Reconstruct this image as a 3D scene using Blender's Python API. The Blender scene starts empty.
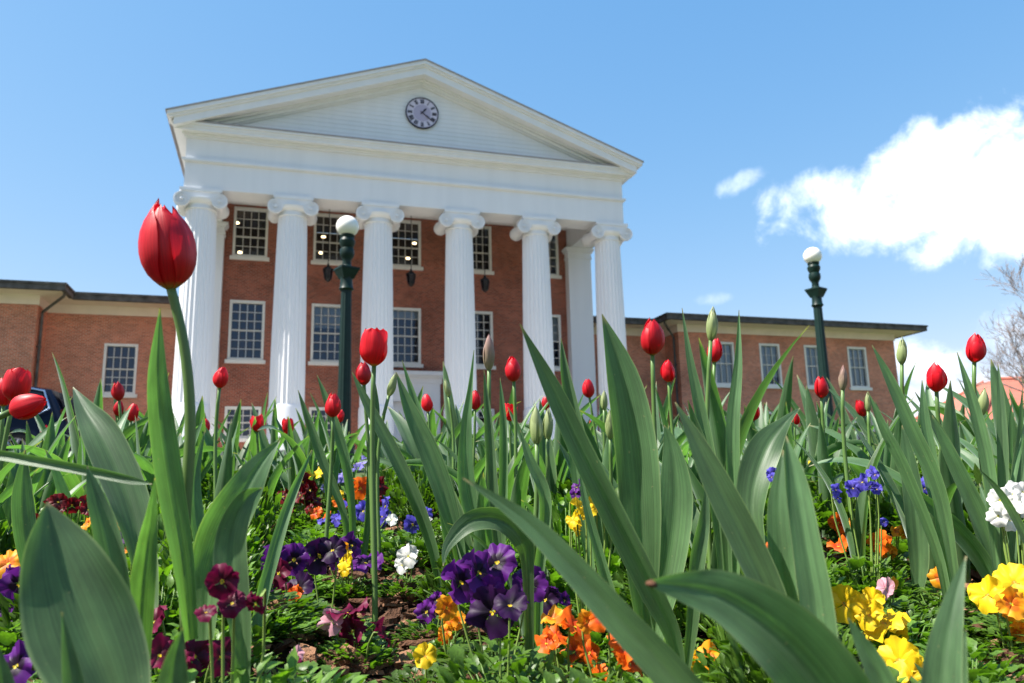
import bpy, bmesh, math, random
import numpy as np
from mathutils import Vector, Matrix
R = math.radians
rnd = random.Random(7)
sc = bpy.context.scene
COL = sc.collection

# ------------------------------------------------------------------ camera, sky, sun, exposure
F_PX, PITCH, ROLL, YAW = 783.4797, .1901, -.022, .2957
CAM = Vector((3.1752, -32.8121, 0.0))
FWD = Vector((math.sin(YAW)*math.cos(PITCH), math.cos(YAW)*math.cos(PITCH), math.sin(PITCH)))
_r = Vector((math.cos(YAW), -math.sin(YAW), 0)); _u = _r.cross(FWD)
RIGHT = _r*math.cos(ROLL)+_u*math.sin(ROLL); UP = -_r*math.sin(ROLL)+_u*math.cos(ROLL)
FH = Vector((math.sin(YAW), math.cos(YAW), 0)); RH = Vector((math.cos(YAW), -math.sin(YAW), 0))
cd = bpy.data.cameras.new('camera'); cam = bpy.data.objects.new('camera', cd); COL.objects.link(cam)
m = Matrix((RIGHT, UP, -FWD)).transposed().to_4x4(); m.translation = CAM; cam.matrix_world = m
cd.sensor_width = 36; cd.lens = F_PX*36/1024; cd.clip_start = .02; cd.clip_end = 5000
cd.dof.use_dof = True; cd.dof.focus_distance = 1.25; cd.dof.aperture_fstop = 9
sc.camera = cam

SUN_EL, SUN_AZ = 55.0, 269.0       # azimuth clockwise from +Y (towards the sun)
w = bpy.data.worlds.new('World'); sc.world = w; w.use_nodes = True
nt = w.node_tree; N = nt.nodes; L = nt.links
bg = N['Background']; bg.inputs[1].default_value = .135
sky = N.new('ShaderNodeTexSky'); sky.sky_type = 'NISHITA'; sky.sun_disc = False
sky.sun_elevation = R(SUN_EL); sky.sun_rotation = R(SUN_AZ); sky.air_density = 1.0; sky.dust_density = .3; sky.ozone_density = 2.4
sky.altitude = 100
geo = N.new('ShaderNodeTexCoord')
def vmath(op, a, b=None):
    n = N.new('ShaderNodeVectorMath'); n.operation = op
    for i, v in enumerate((a, b)):
        if v is None: continue
        if isinstance(v, (Vector, tuple)): n.inputs[i].default_value = v
        else: L.new(v, n.inputs[i])
    return n.outputs['Value'] if op == 'DOT_PRODUCT' else n.outputs['Vector']
def wmath(op, a, b=None, c=None):
    n = N.new('ShaderNodeMath'); n.operation = op
    for i, v in enumerate((a, b, c)):
        if v is None: continue
        if isinstance(v, (int, float)): n.inputs[i].default_value = v
        else: L.new(v, n.inputs[i])
    return n.outputs[0]
dirv = geo.outputs['Generated']
def azel(az, el):
    return Vector((math.sin(R(az))*math.cos(R(el)), math.cos(R(az))*math.cos(R(el)), math.sin(R(el))))
def tangent(az, el):
    """tangent-plane coordinates of the view direction round a point of the sky"""
    c = azel(az, el); r = Vector((math.cos(R(az)), -math.sin(R(az)), 0)); u = r.cross(c)
    k = vmath('DOT_PRODUCT', dirv, c); kk = wmath('MAXIMUM', k, .05)
    return wmath('DIVIDE', vmath('DOT_PRODUCT', dirv, r), kk), wmath('DIVIDE', vmath('DOT_PRODUCT', dirv, u), kk), k
def pix_azel(px, py):
    d = (FWD + RIGHT*((px-512)/F_PX) - UP*((py-341.5)/F_PX)).normalized()
    return math.degrees(math.atan2(d.x, d.y)), math.degrees(math.asin(d.z))
def noise(scale, detail, rough, vec, dist=0.):
    n = N.new('ShaderNodeTexNoise'); n.inputs['Scale'].default_value = scale; n.inputs['Detail'].default_value = detail
    n.inputs['Roughness'].default_value = rough; n.inputs['Distortion'].default_value = dist
    L.new(vec, n.inputs['Vector']); return n.outputs['Fac']
n1 = noise(9., 10, .62, dirv, .5); n2 = noise(30., 7, .65, dirv, .4)
fl = wmath('ADD', wmath('MULTIPLY', wmath('SUBTRACT', n1, .5), 3.6), wmath('MULTIPLY', wmath('SUBTRACT', n2, .5), 1.7))
total = None
CLOUDS = [  # azimuth, elevation (deg), half sizes (tangent units), tilt, strength
    (925, 197, .160, .052, .04, 1.0), (885, 222, .100, .040, .06, .9), (815, 192, .065, .032, .05, .85), (925, 160, .095, .038, .30, .9), (1030, 190, .16, .070, .1, 1.0),
    (742, 180, .036, .014, .35, .42), (925, 362, .060, .030, -.2, .75), (975, 400, .09, .035, 0, .5), (718, 298, .026, .010, 0, .28), (1100, 330, .12, .05, 0, .5)]
for px, py, sa, sb, tilt, st in CLOUDS:
    a, e = pix_azel(px, py); x, y, k = tangent(a, e)
    ct, s_ = math.cos(tilt), math.sin(tilt)
    xr = wmath('ADD', wmath('MULTIPLY', x, ct/sa), wmath('MULTIPLY', y, s_/sa))
    yr = wmath('ADD', wmath('MULTIPLY', x, -s_/sb), wmath('MULTIPLY', y, ct/sb))
    r2 = wmath('ADD', wmath('MULTIPLY', xr, xr), wmath('MULTIPLY', yr, yr))
    v = wmath('SUBTRACT', 1.0, r2)
    v = wmath('ADD', v, wmath('MULTIPLY', fl, 1.0))
    n = N.new('ShaderNodeMapRange'); n.interpolation_type = 'SMOOTHSTEP'; L.new(v, n.inputs['Value'])
    n.inputs['From Min'].default_value = -.15; n.inputs['From Max'].default_value = 1.6; n.inputs['To Max'].default_value = st
    front = wmath('GREATER_THAN', k, .3)
    near = wmath('LESS_THAN', r2, 4.5)
    o = wmath('MULTIPLY', wmath('MULTIPLY', n.outputs[0], front), near)
    total = o if total is None else wmath('MAXIMUM', total, o)
n3 = noise(16., 5, .55, dirv, .3)
cr = N.new('ShaderNodeMapRange'); L.new(n3, cr.inputs['Value']); cr.inputs['From Min'].default_value = .3; cr.inputs['From Max'].default_value = .62
cr.inputs['To Min'].default_value = .72; cr.inputs['To Max'].default_value = 1.1
ccol = N.new('ShaderNodeVectorMath'); ccol.operation = 'SCALE'; ccol.inputs[0].default_value = (7.6, 7.75, 8.0); L.new(cr.outputs[0], ccol.inputs['Scale'])
mx = N.new('ShaderNodeMix'); mx.data_type = 'RGBA'; L.new(total, mx.inputs[0])
hs = N.new('ShaderNodeHueSaturation'); hs.inputs['Saturation'].default_value = 1.03; L.new(sky.outputs[0], hs.inputs['Color'])
spx = N.new('ShaderNodeSeparateXYZ'); L.new(sky.outputs[0], spx.inputs[0]); tint = N.new('ShaderNodeCombineXYZ')   # evens out the sky's fall-off to the horizon
for ch, (pw, kk_) in enumerate(((1.06, .63), (.60, 1.07), (.34, 1.86))): L.new(wmath('MULTIPLY', wmath('POWER', spx.outputs[ch], pw), kk_), tint.inputs[ch])
L.new(tint.outputs[0], mx.inputs[6]); L.new(ccol.outputs[0], mx.inputs[7]); L.new(mx.outputs[2], bg.inputs[0])

sd = bpy.data.lights.new('sun', 'SUN'); sun = bpy.data.objects.new('sun', sd); COL.objects.link(sun)
sd.energy = 5.0; sd.angle = R(.53); sd.color = (1, .95, .87)
SUNV = azel(SUN_AZ, SUN_EL); sun.rotation_euler = SUNV.to_track_quat('Z', 'Y').to_euler()
sc.view_settings.view_transform = 'Standard'; sc.view_settings.look = 'None'; sc.view_settings.gamma = 1
sc.view_settings.exposure = 1.22; sc.view_settings.use_curve_mapping = False
sc.render.engine = 'CYCLES'; sc.cycles.use_denoising = True; sc.cycles.max_bounces = 7; sc.cycles.transparent_max_bounces = 8
sc.cycles.sample_clamp_indirect = 6

# ------------------------------------------------------------------ helpers
def wpt(px, py, d):
    """world point seen at a pixel, d metres ahead (measured level)"""
    v = FWD + RIGHT*((px-512)/F_PX) - UP*((py-341.5)/F_PX)
    return CAM + v*(d/v.dot(FH))
def to_px(p):
    v = p-CAM; z = v.dot(FWD)
    return (512+F_PX*v.dot(RIGHT)/z, 341.5-F_PX*v.dot(UP)/z) if z > .05 else (-999, -999)
BP = [(-4, -.27), (.7, -.26), (1.0, -.24), (1.4, -.195), (1.8, -.115), (2.2, -.05), (3.0, 0), (6.0, .03), (6.6, -.3), (7.2, -.42)]
def bedz(d):
    for (a, za), (b, zb) in zip(BP, BP[1:]):
        if d <= b: return za+(zb-za)*max(0, (d-a)/(b-a))
    return BP[-1][1]
def lawnz(y):
    if y < -25.5: return -.42
    if y < -17: return -.42+(y+25.5)/8.5*1.22
    if y < -9: return .8
    if y < -3: return .8+(y+9)/6*.4
    return 1.2
def soil(p):
    d = (p-CAM).dot(FH); lat = (p-CAM).dot(RH)
    if d < 6.7: return bedz(d)+(.045 if lat < -.2 and d < 1.2 else 0)*min(1, max(0, (-.2-lat)/.15)) + .006*math.sin(17*p.x)*math.cos(13*p.y)
    return lawnz(p.y)

class MB:
    def __init__(s): s.v = []; s.f = []; s.uv = []; s.mi = []
    def add(s, verts, faces, uvs=None, mi=0):
        o = len(s.v); s.v += [tuple(v) for v in verts]
        for f in faces:
            s.f.append(tuple(i+o for i in f)); s.mi.append(mi)
            s.uv.append([uvs[i] for i in f] if uvs else [(0, 0)]*len(f))
    def box(s, x0, x1, y0, y1, z0, z1, mi=0):
        v = [(x, y, z) for z in (z0, z1) for y in (y0, y1) for x in (x0, x1)]
        s.add(v, [(0, 2, 3, 1), (4, 5, 7, 6), (0, 1, 5, 4), (2, 6, 7, 3), (0, 4, 6, 2), (1, 3, 7, 5)], None, mi)
    def obox(s, M, x0, x1, y0, y1, z0, z1, mi=0):
        v = [M @ Vector((x, y, z)) for z in (z0, z1) for y in (y0, y1) for x in (x0, x1)]
        s.add(v, [(0, 2, 3, 1), (4, 5, 7, 6), (0, 1, 5, 4), (2, 6, 7, 3), (0, 4, 6, 2), (1, 3, 7, 5)], None, mi)
    def rings(s, rings, cap0=True, cap1=True, mi=0, uvv=None):
        n = len(rings[0]); v = [p for r in rings for p in r]; f = []
        for i in range(len(rings)-1):
            for j in range(n):
                k = (j+1) % n; f.append((i*n+j, i*n+k, (i+1)*n+k, (i+1)*n+j))
        uv = [(j/n, (uvv[i] if uvv else i/(len(rings)-1))) for i in range(len(rings)) for j in range(n)]
        if cap0: f.append(tuple(range(n))[::-1])
        if cap1: f.append(tuple((len(rings)-1)*n+j for j in range(n)))
        s.add(v, f, uv, mi)
    def lathe(s, prof, n=24, c=(0, 0, 0), mi=0, cap0=True, cap1=True):
        s.rings([[(c[0]+r*math.cos(2*math.pi*j/n), c[1]+r*math.sin(2*math.pi*j/n), c[2]+z) for j in range(n)] for r, z in prof], cap0, cap1, mi)
    def tube(s, pts, rad, n=8, mi=0):
        pts = [Vector(p) for p in pts]; rs = rad if isinstance(rad, (list, tuple)) else [rad]*len(pts); rg = []
        up = None
        for i, p in enumerate(pts):
            t = (pts[min(i+1, len(pts)-1)]-pts[max(i-1, 0)]).normalized()
            if up is None:
                up = Vector((0, 0, 1)) if abs(t.z) < .9 else Vector((1, 0, 0))
            a = t.cross(up).normalized(); b = a.cross(t).normalized(); up = b
            rg.append([p+(a*math.cos(2*math.pi*j/n)+b*math.sin(2*math.pi*j/n))*rs[i] for j in range(n)])
        s.rings(rg, mi=mi)
    def prism(s, poly, axis, a, b, mi=0):
        """extrude a 2-D polygon along an axis (0=x: poly is y,z; 1=y: poly is x,z; 2=z: poly is x,y)"""
        n = len(poly)
        def P(q, t): return (t, q[0], q[1]) if axis == 0 else (q[0], t, q[1]) if axis == 1 else (q[0], q[1], t)
        v = [P(q, a) for q in poly]+[P(q, b) for q in poly]
        f = [tuple(range(n)), tuple(range(2*n-1, n-1, -1))]+[(i, i+n, (i+1) % n+n, (i+1) % n) for i in range(n)]
        s.add(v, f, None, mi)
    def mesh(s, name, mats, smooth=False, recalc=True):
        me = bpy.data.meshes.new(name); me.from_pydata(s.v, [], s.f)
        uvl = me.uv_layers.new(name='UVMap'); uvl.data.foreach_set('uv', [c for f in s.uv for q in f for c in q])
        for mt in (mats if isinstance(mats, (list, tuple)) else [mats]): me.materials.append(mt)
        me.polygons.foreach_set('material_index', s.mi)
        if recalc:
            bm = bmesh.new(); bm.from_mesh(me); bmesh.ops.recalc_face_normals(bm, faces=bm.faces); bm.to_mesh(me); bm.free()
        if smooth is True: me.polygons.foreach_set('use_smooth', [True]*len(me.polygons))
        elif smooth: me.set_sharp_from_angle(angle=R(smooth)) if False else None
        if smooth and smooth is not True:
            me.polygons.foreach_set('use_smooth', [True]*len(me.polygons)); me.set_sharp_from_angle(angle=R(smooth))
        return me
    def build(s, name, mats, parent=None, smooth=False, recalc=True):
        return link(name, s.mesh(name, mats, smooth, recalc), parent)
def link(name, me, parent=None):
    o = bpy.data.objects.new(name, me); COL.objects.link(o)
    if parent is not None: o.parent = parent
    return o
def tag(o, label=None, cat=None, group=None, kind=None):
    for k, v in (('label', label), ('category', cat), ('group', group), ('kind', kind)):
        if v: o[k] = v
    return o
def empty(name, loc, label, cat, group=None, rz=0):
    o = bpy.data.objects.new(name, None); COL.objects.link(o); o.location = loc; o.rotation_euler = (0, 0, rz); o.empty_display_size = .1
    return tag(o, label, cat, group)

# ------------------------------------------------------------------ materials
def mat(name, col, rough=.6, spec=.4, metal=0., nz=None, bump=None, em=None, stretch=None):
    """nz=(scale, amount, detail): brightness variation;  bump=(scale, strength)"""
    m = bpy.data.materials.new(name); m.use_nodes = True; nt = m.node_tree; b = nt.nodes['Principled BSDF']
    b.inputs['Base Color'].default_value = (*col, 1); b.inputs['Roughness'].default_value = rough
    b.inputs['Specular IOR Level'].default_value = spec; b.inputs['Metallic'].default_value = metal
    tc = nt.nodes.new('ShaderNodeTexCoord')
    if nz:
        n = nt.nodes.new('ShaderNodeTexNoise'); n.inputs['Scale'].default_value = nz[0]; n.inputs['Detail'].default_value = nz[2] if len(nz) > 2 else 5
        if stretch:
            mp = nt.nodes.new('ShaderNodeMapping'); mp.inputs['Scale'].default_value = (1.6, 1.6, stretch); nt.links.new(tc.outputs['Object'], mp.inputs[0]); nt.links.new(mp.outputs[0], n.inputs['Vector'])
        else: nt.links.new(tc.outputs['Object'], n.inputs['Vector'])
        r = nt.nodes.new('ShaderNodeMapRange'); nt.links.new(n.outputs['Fac'], r.inputs['Value'])
        r.inputs['From Min'].default_value = .25; r.inputs['From Max'].default_value = .75
        r.inputs['To Min'].default_value = 1-nz[1]; r.inputs['To Max'].default_value = 1+nz[1]
        s = nt.nodes.new('ShaderNodeVectorMath'); s.operation = 'SCALE'; s.inputs[0].default_value = col
        nt.links.new(r.outputs[0], s.inputs['Scale']); nt.links.new(s.outputs[0], b.inputs['Base Color'])
    if bump:
        n = nt.nodes.new('ShaderNodeTexNoise'); n.inputs['Scale'].default_value = bump[0]; n.inputs['Detail'].default_value = 6
        nt.links.new(tc.outputs['Object'], n.inputs['Vector'])
        u = nt.nodes.new('ShaderNodeBump'); u.inputs['Strength'].default_value = bump[1]; u.inputs['Distance'].default_value = .02
        nt.links.new(n.outputs['Fac'], u.inputs['Height']); nt.links.new(u.outputs[0], b.inputs['Normal'])
    if em: b.inputs['Emission Color'].default_value = (*em[0], 1); b.inputs['Emission Strength'].default_value = em[1]
    return m
def brick_mat(name, c1, c2, mort, side=False):
    m = bpy.data.materials.new(name); m.use_nodes = True; nt = m.node_tree; b = nt.nodes['Principled BSDF']; b.inputs['Roughness'].default_value = .85
    b.inputs['Specular IOR Level'].default_value = .2
    tc = nt.nodes.new('ShaderNodeTexCoord'); sp = nt.nodes.new('ShaderNodeSeparateXYZ'); nt.links.new(tc.outputs['Object'], sp.inputs[0])
    ad = nt.nodes.new('ShaderNodeMath'); nt.links.new(sp.outputs[0], ad.inputs[0]); nt.links.new(sp.outputs[1], ad.inputs[1])
    cb = nt.nodes.new('ShaderNodeCombineXYZ'); nt.links.new(ad.outputs[0], cb.inputs[0]); nt.links.new(sp.outputs[2], cb.inputs[1])
    br = nt.nodes.new('ShaderNodeTexBrick'); nt.links.new(cb.outputs[0], br.inputs['Vector'])
    br.inputs['Scale'].default_value = 1; br.inputs['Brick Width'].default_value = .215; br.inputs['Row Height'].default_value = .078
    br.inputs['Mortar Size'].default_value = .012; br.inputs['Mortar Smooth'].default_value = .3; br.inputs['Bias'].default_value = -.1
    br.inputs['Color1'].default_value = (*c1, 1); br.inputs['Color2'].default_value = (*c2, 1); br.inputs['Mortar'].default_value = (*mort, 1)
    n = nt.nodes.new('ShaderNodeTexNoise'); n.inputs['Scale'].default_value = .5; n.inputs['Detail'].default_value = 9; n.inputs['Roughness'].default_value = .65; nt.links.new(cb.outputs[0], n.inputs['Vector'])
    r = nt.nodes.new('ShaderNodeMapRange'); nt.links.new(n.outputs['Fac'], r.inputs['Value']); r.inputs['From Min'].default_value = .3; r.inputs['From Max'].default_value = .7
    r.inputs['To Min'].default_value = .70; r.inputs['To Max'].default_value = 1.28
    s = nt.nodes.new('ShaderNodeVectorMath'); s.operation = 'SCALE'; nt.links.new(br.outputs['Color'], s.inputs[0]); nt.links.new(r.outputs[0], s.inputs['Scale'])
    nt.links.new(s.outputs[0], b.inputs['Base Color'])
    return m
def petal_like(name, base, tip, dark=None, trans=.45, rough=.45, streak=.25, eye=None, spec=.4, tcol=None, sc_=(30, 2), spread=.1, margin=None, eyew=.10):
    """leaves and petals: colour runs along uv.y, fine streaks follow uv.y, light passes through"""
    m = bpy.data.materials.new(name); m.use_nodes = True; nt = m.node_tree; b = nt.nodes['Principled BSDF']; out = nt.nodes['Material Output']
    uv = nt.nodes.new('ShaderNodeUVMap'); sp = nt.nodes.new('ShaderNodeSeparateXYZ'); nt.links.new(uv.outputs[0], sp.inputs[0])
    cr = nt.nodes.new('ShaderNodeValToRGB'); nt.links.new(sp.outputs[1], cr.inputs[0]); e = cr.color_ramp.elements
    stops = []
    if eye: stops += [(0, eye), (eyew, eye)]
    if dark: stops += [(eyew+.04 if eye else 0, dark), (.42, dark)]
    stops += [(.56 if dark else (eyew+.06 if eye else 0), base), (1, tip)]
    e[0].position = stops[0][0]; e[0].color = (*stops[0][1], 1); e[1].position = stops[-1][0]; e[1].color = (*stops[-1][1], 1)
    for p, c in stops[1:-1]: q = e.new(p); q.color = (*c, 1)
    mp = nt.nodes.new('ShaderNodeMapping'); mp.inputs['Scale'].default_value = (sc_[0], sc_[1], 1); nt.links.new(uv.outputs[0], mp.inputs[0])
    oi = nt.nodes.new('ShaderNodeObjectInfo'); cmb = nt.nodes.new('ShaderNodeCombineXYZ')
    mu = nt.nodes.new('ShaderNodeMath'); mu.operation = 'MULTIPLY'; mu.inputs[1].default_value = 37; nt.links.new(oi.outputs['Random'], mu.inputs[0]); nt.links.new(mu.outputs[0], cmb.inputs[0]); nt.links.new(cmb.outputs[0], mp.inputs['Location'])
    n = nt.nodes.new('ShaderNodeTexNoise'); n.inputs['Scale'].default_value = 1; n.inputs['Detail'].default_value = 4; nt.links.new(mp.outputs[0], n.inputs['Vector'])
    r = nt.nodes.new('ShaderNodeMapRange'); nt.links.new(n.outputs['Fac'], r.inputs['Value']); r.inputs['From Min'].default_value = .3; r.inputs['From Max'].default_value = .7
    r.inputs['To Min'].default_value = 1-streak; r.inputs['To Max'].default_value = 1+streak
    r2 = nt.nodes.new('ShaderNodeMapRange'); nt.links.new(oi.outputs['Random'], r2.inputs['Value']); r2.inputs['To Min'].default_value = 1-spread; r2.inputs['To Max'].default_value = 1+spread
    mm = nt.nodes.new('ShaderNodeMath'); mm.operation = 'MULTIPLY'; nt.links.new(r.outputs[0], mm.inputs[0]); nt.links.new(r2.outputs[0], mm.inputs[1])
    s = nt.nodes.new('ShaderNodeVectorMath'); s.operation = 'SCALE'; nt.links.new(cr.outputs[0], s.inputs[0]); nt.links.new(mm.outputs[0], s.inputs['Scale'])
    if margin:   # paler leaf margin and a faint midrib line
        a1 = nt.nodes.new('ShaderNodeMath'); a1.operation = 'SUBTRACT'; nt.links.new(sp.outputs[0], a1.inputs[0]); a1.inputs[1].default_value = .5
        a2 = nt.nodes.new('ShaderNodeMath'); a2.operation = 'ABSOLUTE'; nt.links.new(a1.outputs[0], a2.inputs[0])
        a3 = nt.nodes.new('ShaderNodeMapRange'); nt.links.new(a2.outputs[0], a3.inputs['Value']); a3.inputs['From Min'].default_value = .455; a3.inputs['From Max'].default_value = .5; a3.inputs['To Max'].default_value = .75
        wv = nt.nodes.new('ShaderNodeTexNoise'); mp2 = nt.nodes.new('ShaderNodeMapping'); mp2.inputs['Scale'].default_value = (3, 7, 1); nt.links.new(uv.outputs[0], mp2.inputs[0]); nt.links.new(cmb.outputs[0], mp2.inputs['Location']); nt.links.new(mp2.outputs[0], wv.inputs['Vector'])
        wv.inputs['Scale'].default_value = 1; wv.inputs['Detail'].default_value = 5
        w2 = nt.nodes.new('ShaderNodeMapRange'); nt.links.new(wv.outputs['Fac'], w2.inputs['Value']); w2.inputs['From Min'].default_value = .3; w2.inputs['From Max'].default_value = .7; w2.inputs['To Min'].default_value = .78; w2.inputs['To Max'].default_value = 1.22
        s0 = nt.nodes.new('ShaderNodeVectorMath'); s0.operation = 'SCALE'; nt.links.new(s.outputs[0], s0.inputs[0]); nt.links.new(w2.outputs[0], s0.inputs['Scale'])
        mg = nt.nodes.new('ShaderNodeMix'); mg.data_type = 'RGBA'; nt.links.new(a3.outputs[0], mg.inputs[0]); nt.links.new(s0.outputs[0], mg.inputs[6]); mg.inputs[7].default_value = (*margin, 1)
        sp1 = nt.nodes.new('ShaderNodeTexNoise'); mp3 = nt.nodes.new('ShaderNodeMapping'); mp3.inputs['Scale'].default_value = (9, 60, 1); nt.links.new(uv.outputs[0], mp3.inputs[0]); nt.links.new(cmb.outputs[0], mp3.inputs['Location']); nt.links.new(mp3.outputs[0], sp1.inputs['Vector']); sp1.inputs['Scale'].default_value = 1; sp1.inputs['Detail'].default_value = 2
        sp2 = nt.nodes.new('ShaderNodeMapRange'); nt.links.new(sp1.outputs['Fac'], sp2.inputs['Value']); sp2.inputs['From Min'].default_value = .70; sp2.inputs['From Max'].default_value = .78; sp2.inputs['To Max'].default_value = .55
        tp = nt.nodes.new('ShaderNodeMapRange'); nt.links.new(sp.outputs[1], tp.inputs['Value']); tp.inputs['From Min'].default_value = .955; tp.inputs['From Max'].default_value = .99; tp.inputs['To Max'].default_value = .9
        mxx = nt.nodes.new('ShaderNodeMath'); mxx.operation = 'MAXIMUM'; nt.links.new(sp2.outputs[0], mxx.inputs[0]); nt.links.new(tp.outputs[0], mxx.inputs[1])
        mg2 = nt.nodes.new('ShaderNodeMix'); mg2.data_type = 'RGBA'; nt.links.new(mxx.outputs[0], mg2.inputs[0]); nt.links.new(mg.outputs[2], mg2.inputs[6]); mg2.inputs[7].default_value = (.26, .22, .11, 1)
        b.inputs['Sheen Weight'].default_value = .35; b.inputs['Sheen Roughness'].default_value = .45; b.inputs['Sheen Tint'].default_value = (.8, .95, .9, 1)
        class _S: pass
        s = _S(); s.outputs = [mg2.outputs[2]]
    nt.links.new(s.outputs[0], b.inputs['Base Color']); b.inputs['Roughness'].default_value = rough; b.inputs['Specular IOR Level'].default_value = spec
    t = nt.nodes.new('ShaderNodeBsdfTranslucent')
    if tcol:
        tm = nt.nodes.new('ShaderNodeVectorMath'); tm.operation = 'MULTIPLY'; nt.links.new(s.outputs[0], tm.inputs[0]); tm.inputs[1].default_value = tcol; nt.links.new(tm.outputs[0], t.inputs[0])
    else: nt.links.new(s.outputs[0], t.inputs[0])
    mix = nt.nodes.new('ShaderNodeMixShader'); mix.inputs[0].default_value = trans
    u = nt.nodes.new('ShaderNodeBump'); u.inputs['Strength'].default_value = .35; u.inputs['Distance'].default_value = .0006
    nt.links.new(n.outputs['Fac'], u.inputs['Height']); nt.links.new(u.outputs[0], b.inputs['Normal'])
    nt.links.new(b.outputs[0], mix.inputs[1]); nt.links.new(t.outputs[0], mix.inputs[2]); nt.links.new(mix.outputs[0], out.inputs[0])
    return m
M = {}
M['white'] = mat('white_paint', (.74, .745, .765), .5, .3, nz=(1.1, .04, 9), stretch=.16)
M['trim'] = mat('trim_paint', (.70, .68, .63), .5, .3, nz=(3, .05))
M['cream'] = mat('cream_paint', (.72, .64, .54), .6, .3, nz=(2, .06))
M['stone'] = mat('pale_stone', (.62, .58, .52), .8, .2, nz=(5, .12))
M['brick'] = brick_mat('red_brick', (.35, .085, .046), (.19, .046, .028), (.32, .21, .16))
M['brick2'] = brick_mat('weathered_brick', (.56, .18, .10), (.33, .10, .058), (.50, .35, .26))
M['slate'] = mat('grey_slate', (.30, .28, .28), .7, .3, nz=(1.5, .15, 8))
M['gutter'] = mat('dark_gutter_metal', (.085, .08, .075), .8, .2, 0, nz=(2.5, .6, 8))
M['muntin'] = mat('muntin_paint', (.55, .52, .47), .5, .3)
M['black'] = mat('black_iron', (.012, .013, .015), .4, .5, .3)
M['lampgreen'] = mat('dark_green_enamel', (.005, .021, .017), .45, .22, 0., nz=(9, .25))
M['globe'] = mat('white_globe', (.85, .82, .76), .25, .5)
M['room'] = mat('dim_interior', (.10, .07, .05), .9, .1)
M['blind'] = mat('window_blind', (.50, .52, .52), .7, .2)
M['bulb'] = mat('lit_lamp', (.9, .8, .6), .5, .2, em=((1, .72, .38), 3.5))
M['clockface'] = mat('clock_face', (.42, .38, .52), .6, .3)
M['clockring'] = mat('clock_ring', (.58, .54, .66), .6, .3)
M['clockdark'] = mat('clock_black', (.015, .012, .03), .5, .4)
M['grass'] = mat('lawn', (.075, .10, .035), .9, .2, nz=(2.2, .3, 9), bump=(60, .8))
M['road'] = mat('asphalt', (.05, .05, .052), .85, .3, nz=(4, .2, 9))
M['concrete'] = mat('concrete', (.46, .41, .34), .85, .2, nz=(3, .12, 8))
M['soil'] = mat('dark_soil', (.050, .030, .020), .95, .1, nz=(60, .5, 9), bump=(90, 1.))
M['bark1'] = mat('bark_mulch', (.10, .048, .027), .9, .2, nz=(120, .45, 6), bump=(200, .6))
M['bark2'] = mat('pale_bark', (.24, .125, .07), .9, .2, nz=(120, .4, 6), bump=(200, .6))
M['tile'] = mat('red_roof_tile', (.42, .14, .10), .8, .2, nz=(1.6, .12, 8))
M['wood'] = mat('tree_bark', (.24, .20, .185), .9, .1)
M['car'] = mat('blue_car_paint', (.004, .008, .022), .3, .15, 0); M['chrome'] = mat('blue_chrome', (.35, .45, .60), .2, .6, .8)
M['tyre'] = mat('tyre_rubber', (.015, .015, .015), .8, .2); M['rim'] = mat('alloy', (.4, .4, .42), .3, .5, .8)
M['red_lens'] = mat('tail_lens', (.06, .004, .004), .4, .2)
g = bpy.data.materials.new('window_glass'); g.use_nodes = True; t = g.node_tree
for n_ in list(t.nodes): t.nodes.remove(n_)
o_ = t.nodes.new('ShaderNodeOutputMaterial'); tr = t.nodes.new('ShaderNodeBsdfTransparent'); gl = t.nodes.new('ShaderNodeBsdfGlossy'); mxs = t.nodes.new('ShaderNodeMixShader')
gl.inputs['Roughness'].default_value = .04; tr.inputs[0].default_value = (.75, .8, .8, 1); gl.inputs[0].default_value = (.62, .78, 1, 1)
fr = t.nodes.new('ShaderNodeFresnel'); fr.inputs[0].default_value = 1.7; ml = t.nodes.new('ShaderNodeMath'); ml.operation = 'MULTIPLY'; ml.inputs[1].default_value = 1.0
t.links.new(fr.outputs[0], ml.inputs[0]); t.links.new(ml.outputs[0], mxs.inputs[0]); t.links.new(tr.outputs[0], mxs.inputs[1]); t.links.new(gl.outputs[0], mxs.inputs[2]); t.links.new(mxs.outputs[0], o_.inputs[0])
M['glass'] = g
M['carglass'] = mat('car_glass', (.006, .009, .014), .1, .3)
LT = (1.25, 1.45, .35)
M['leaf'] = petal_like('tulip_leaf', (.078, .146, .047), (.057, .118, .052), trans=.30, rough=.45, streak=.26, tcol=(2.4, 3.0, .8), sc_=(46, 1.0), spread=.25, spec=.42, margin=(.20, .27, .12))
M['stem'] = petal_like('tulip_stem', (.12, .20, .055), (.10, .19, .045), trans=.1, rough=.4, streak=.12, sc_=(6, 3))
M['red'] = petal_like('red_petal', (.54, .003, .010), (.64, .006, .018), dark=None, trans=.28, rough=.45, streak=.2, tcol=(1.25, .8, 1.), eye=(.30, .22, .03), eyew=.03, spec=.42, spread=.22)
M['bud'] = petal_like('green_bud', (.26, .36, .11), (.36, .40, .20), trans=.25, rough=.4, streak=.2)
M['pinkbud'] = petal_like('pink_bud', (.28, .26, .14), (.38, .22, .20), trans=.25, rough=.45, streak=.2)
M['pleaf'] = petal_like('pansy_leaf', (.060, .125, .016), (.105, .20, .028), trans=.35, rough=.42, streak=.3, tcol=(1.4, 1.7, .3), sc_=(5, 5), spread=.4)
M['stalk'] = mat('pansy_stalk', (.16, .24, .05), .5, .3)
PMAT = {}
def pan(name, base, tip, dark=None, eye=None, trans=.35, tcol=None): PMAT[name] = petal_like(name+'_pansy_petal', base, tip, dark, trans, .5, .10, eye, .25, tcol, (9, 3), .12)
Y_ = (.80, .55, .02)
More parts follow.
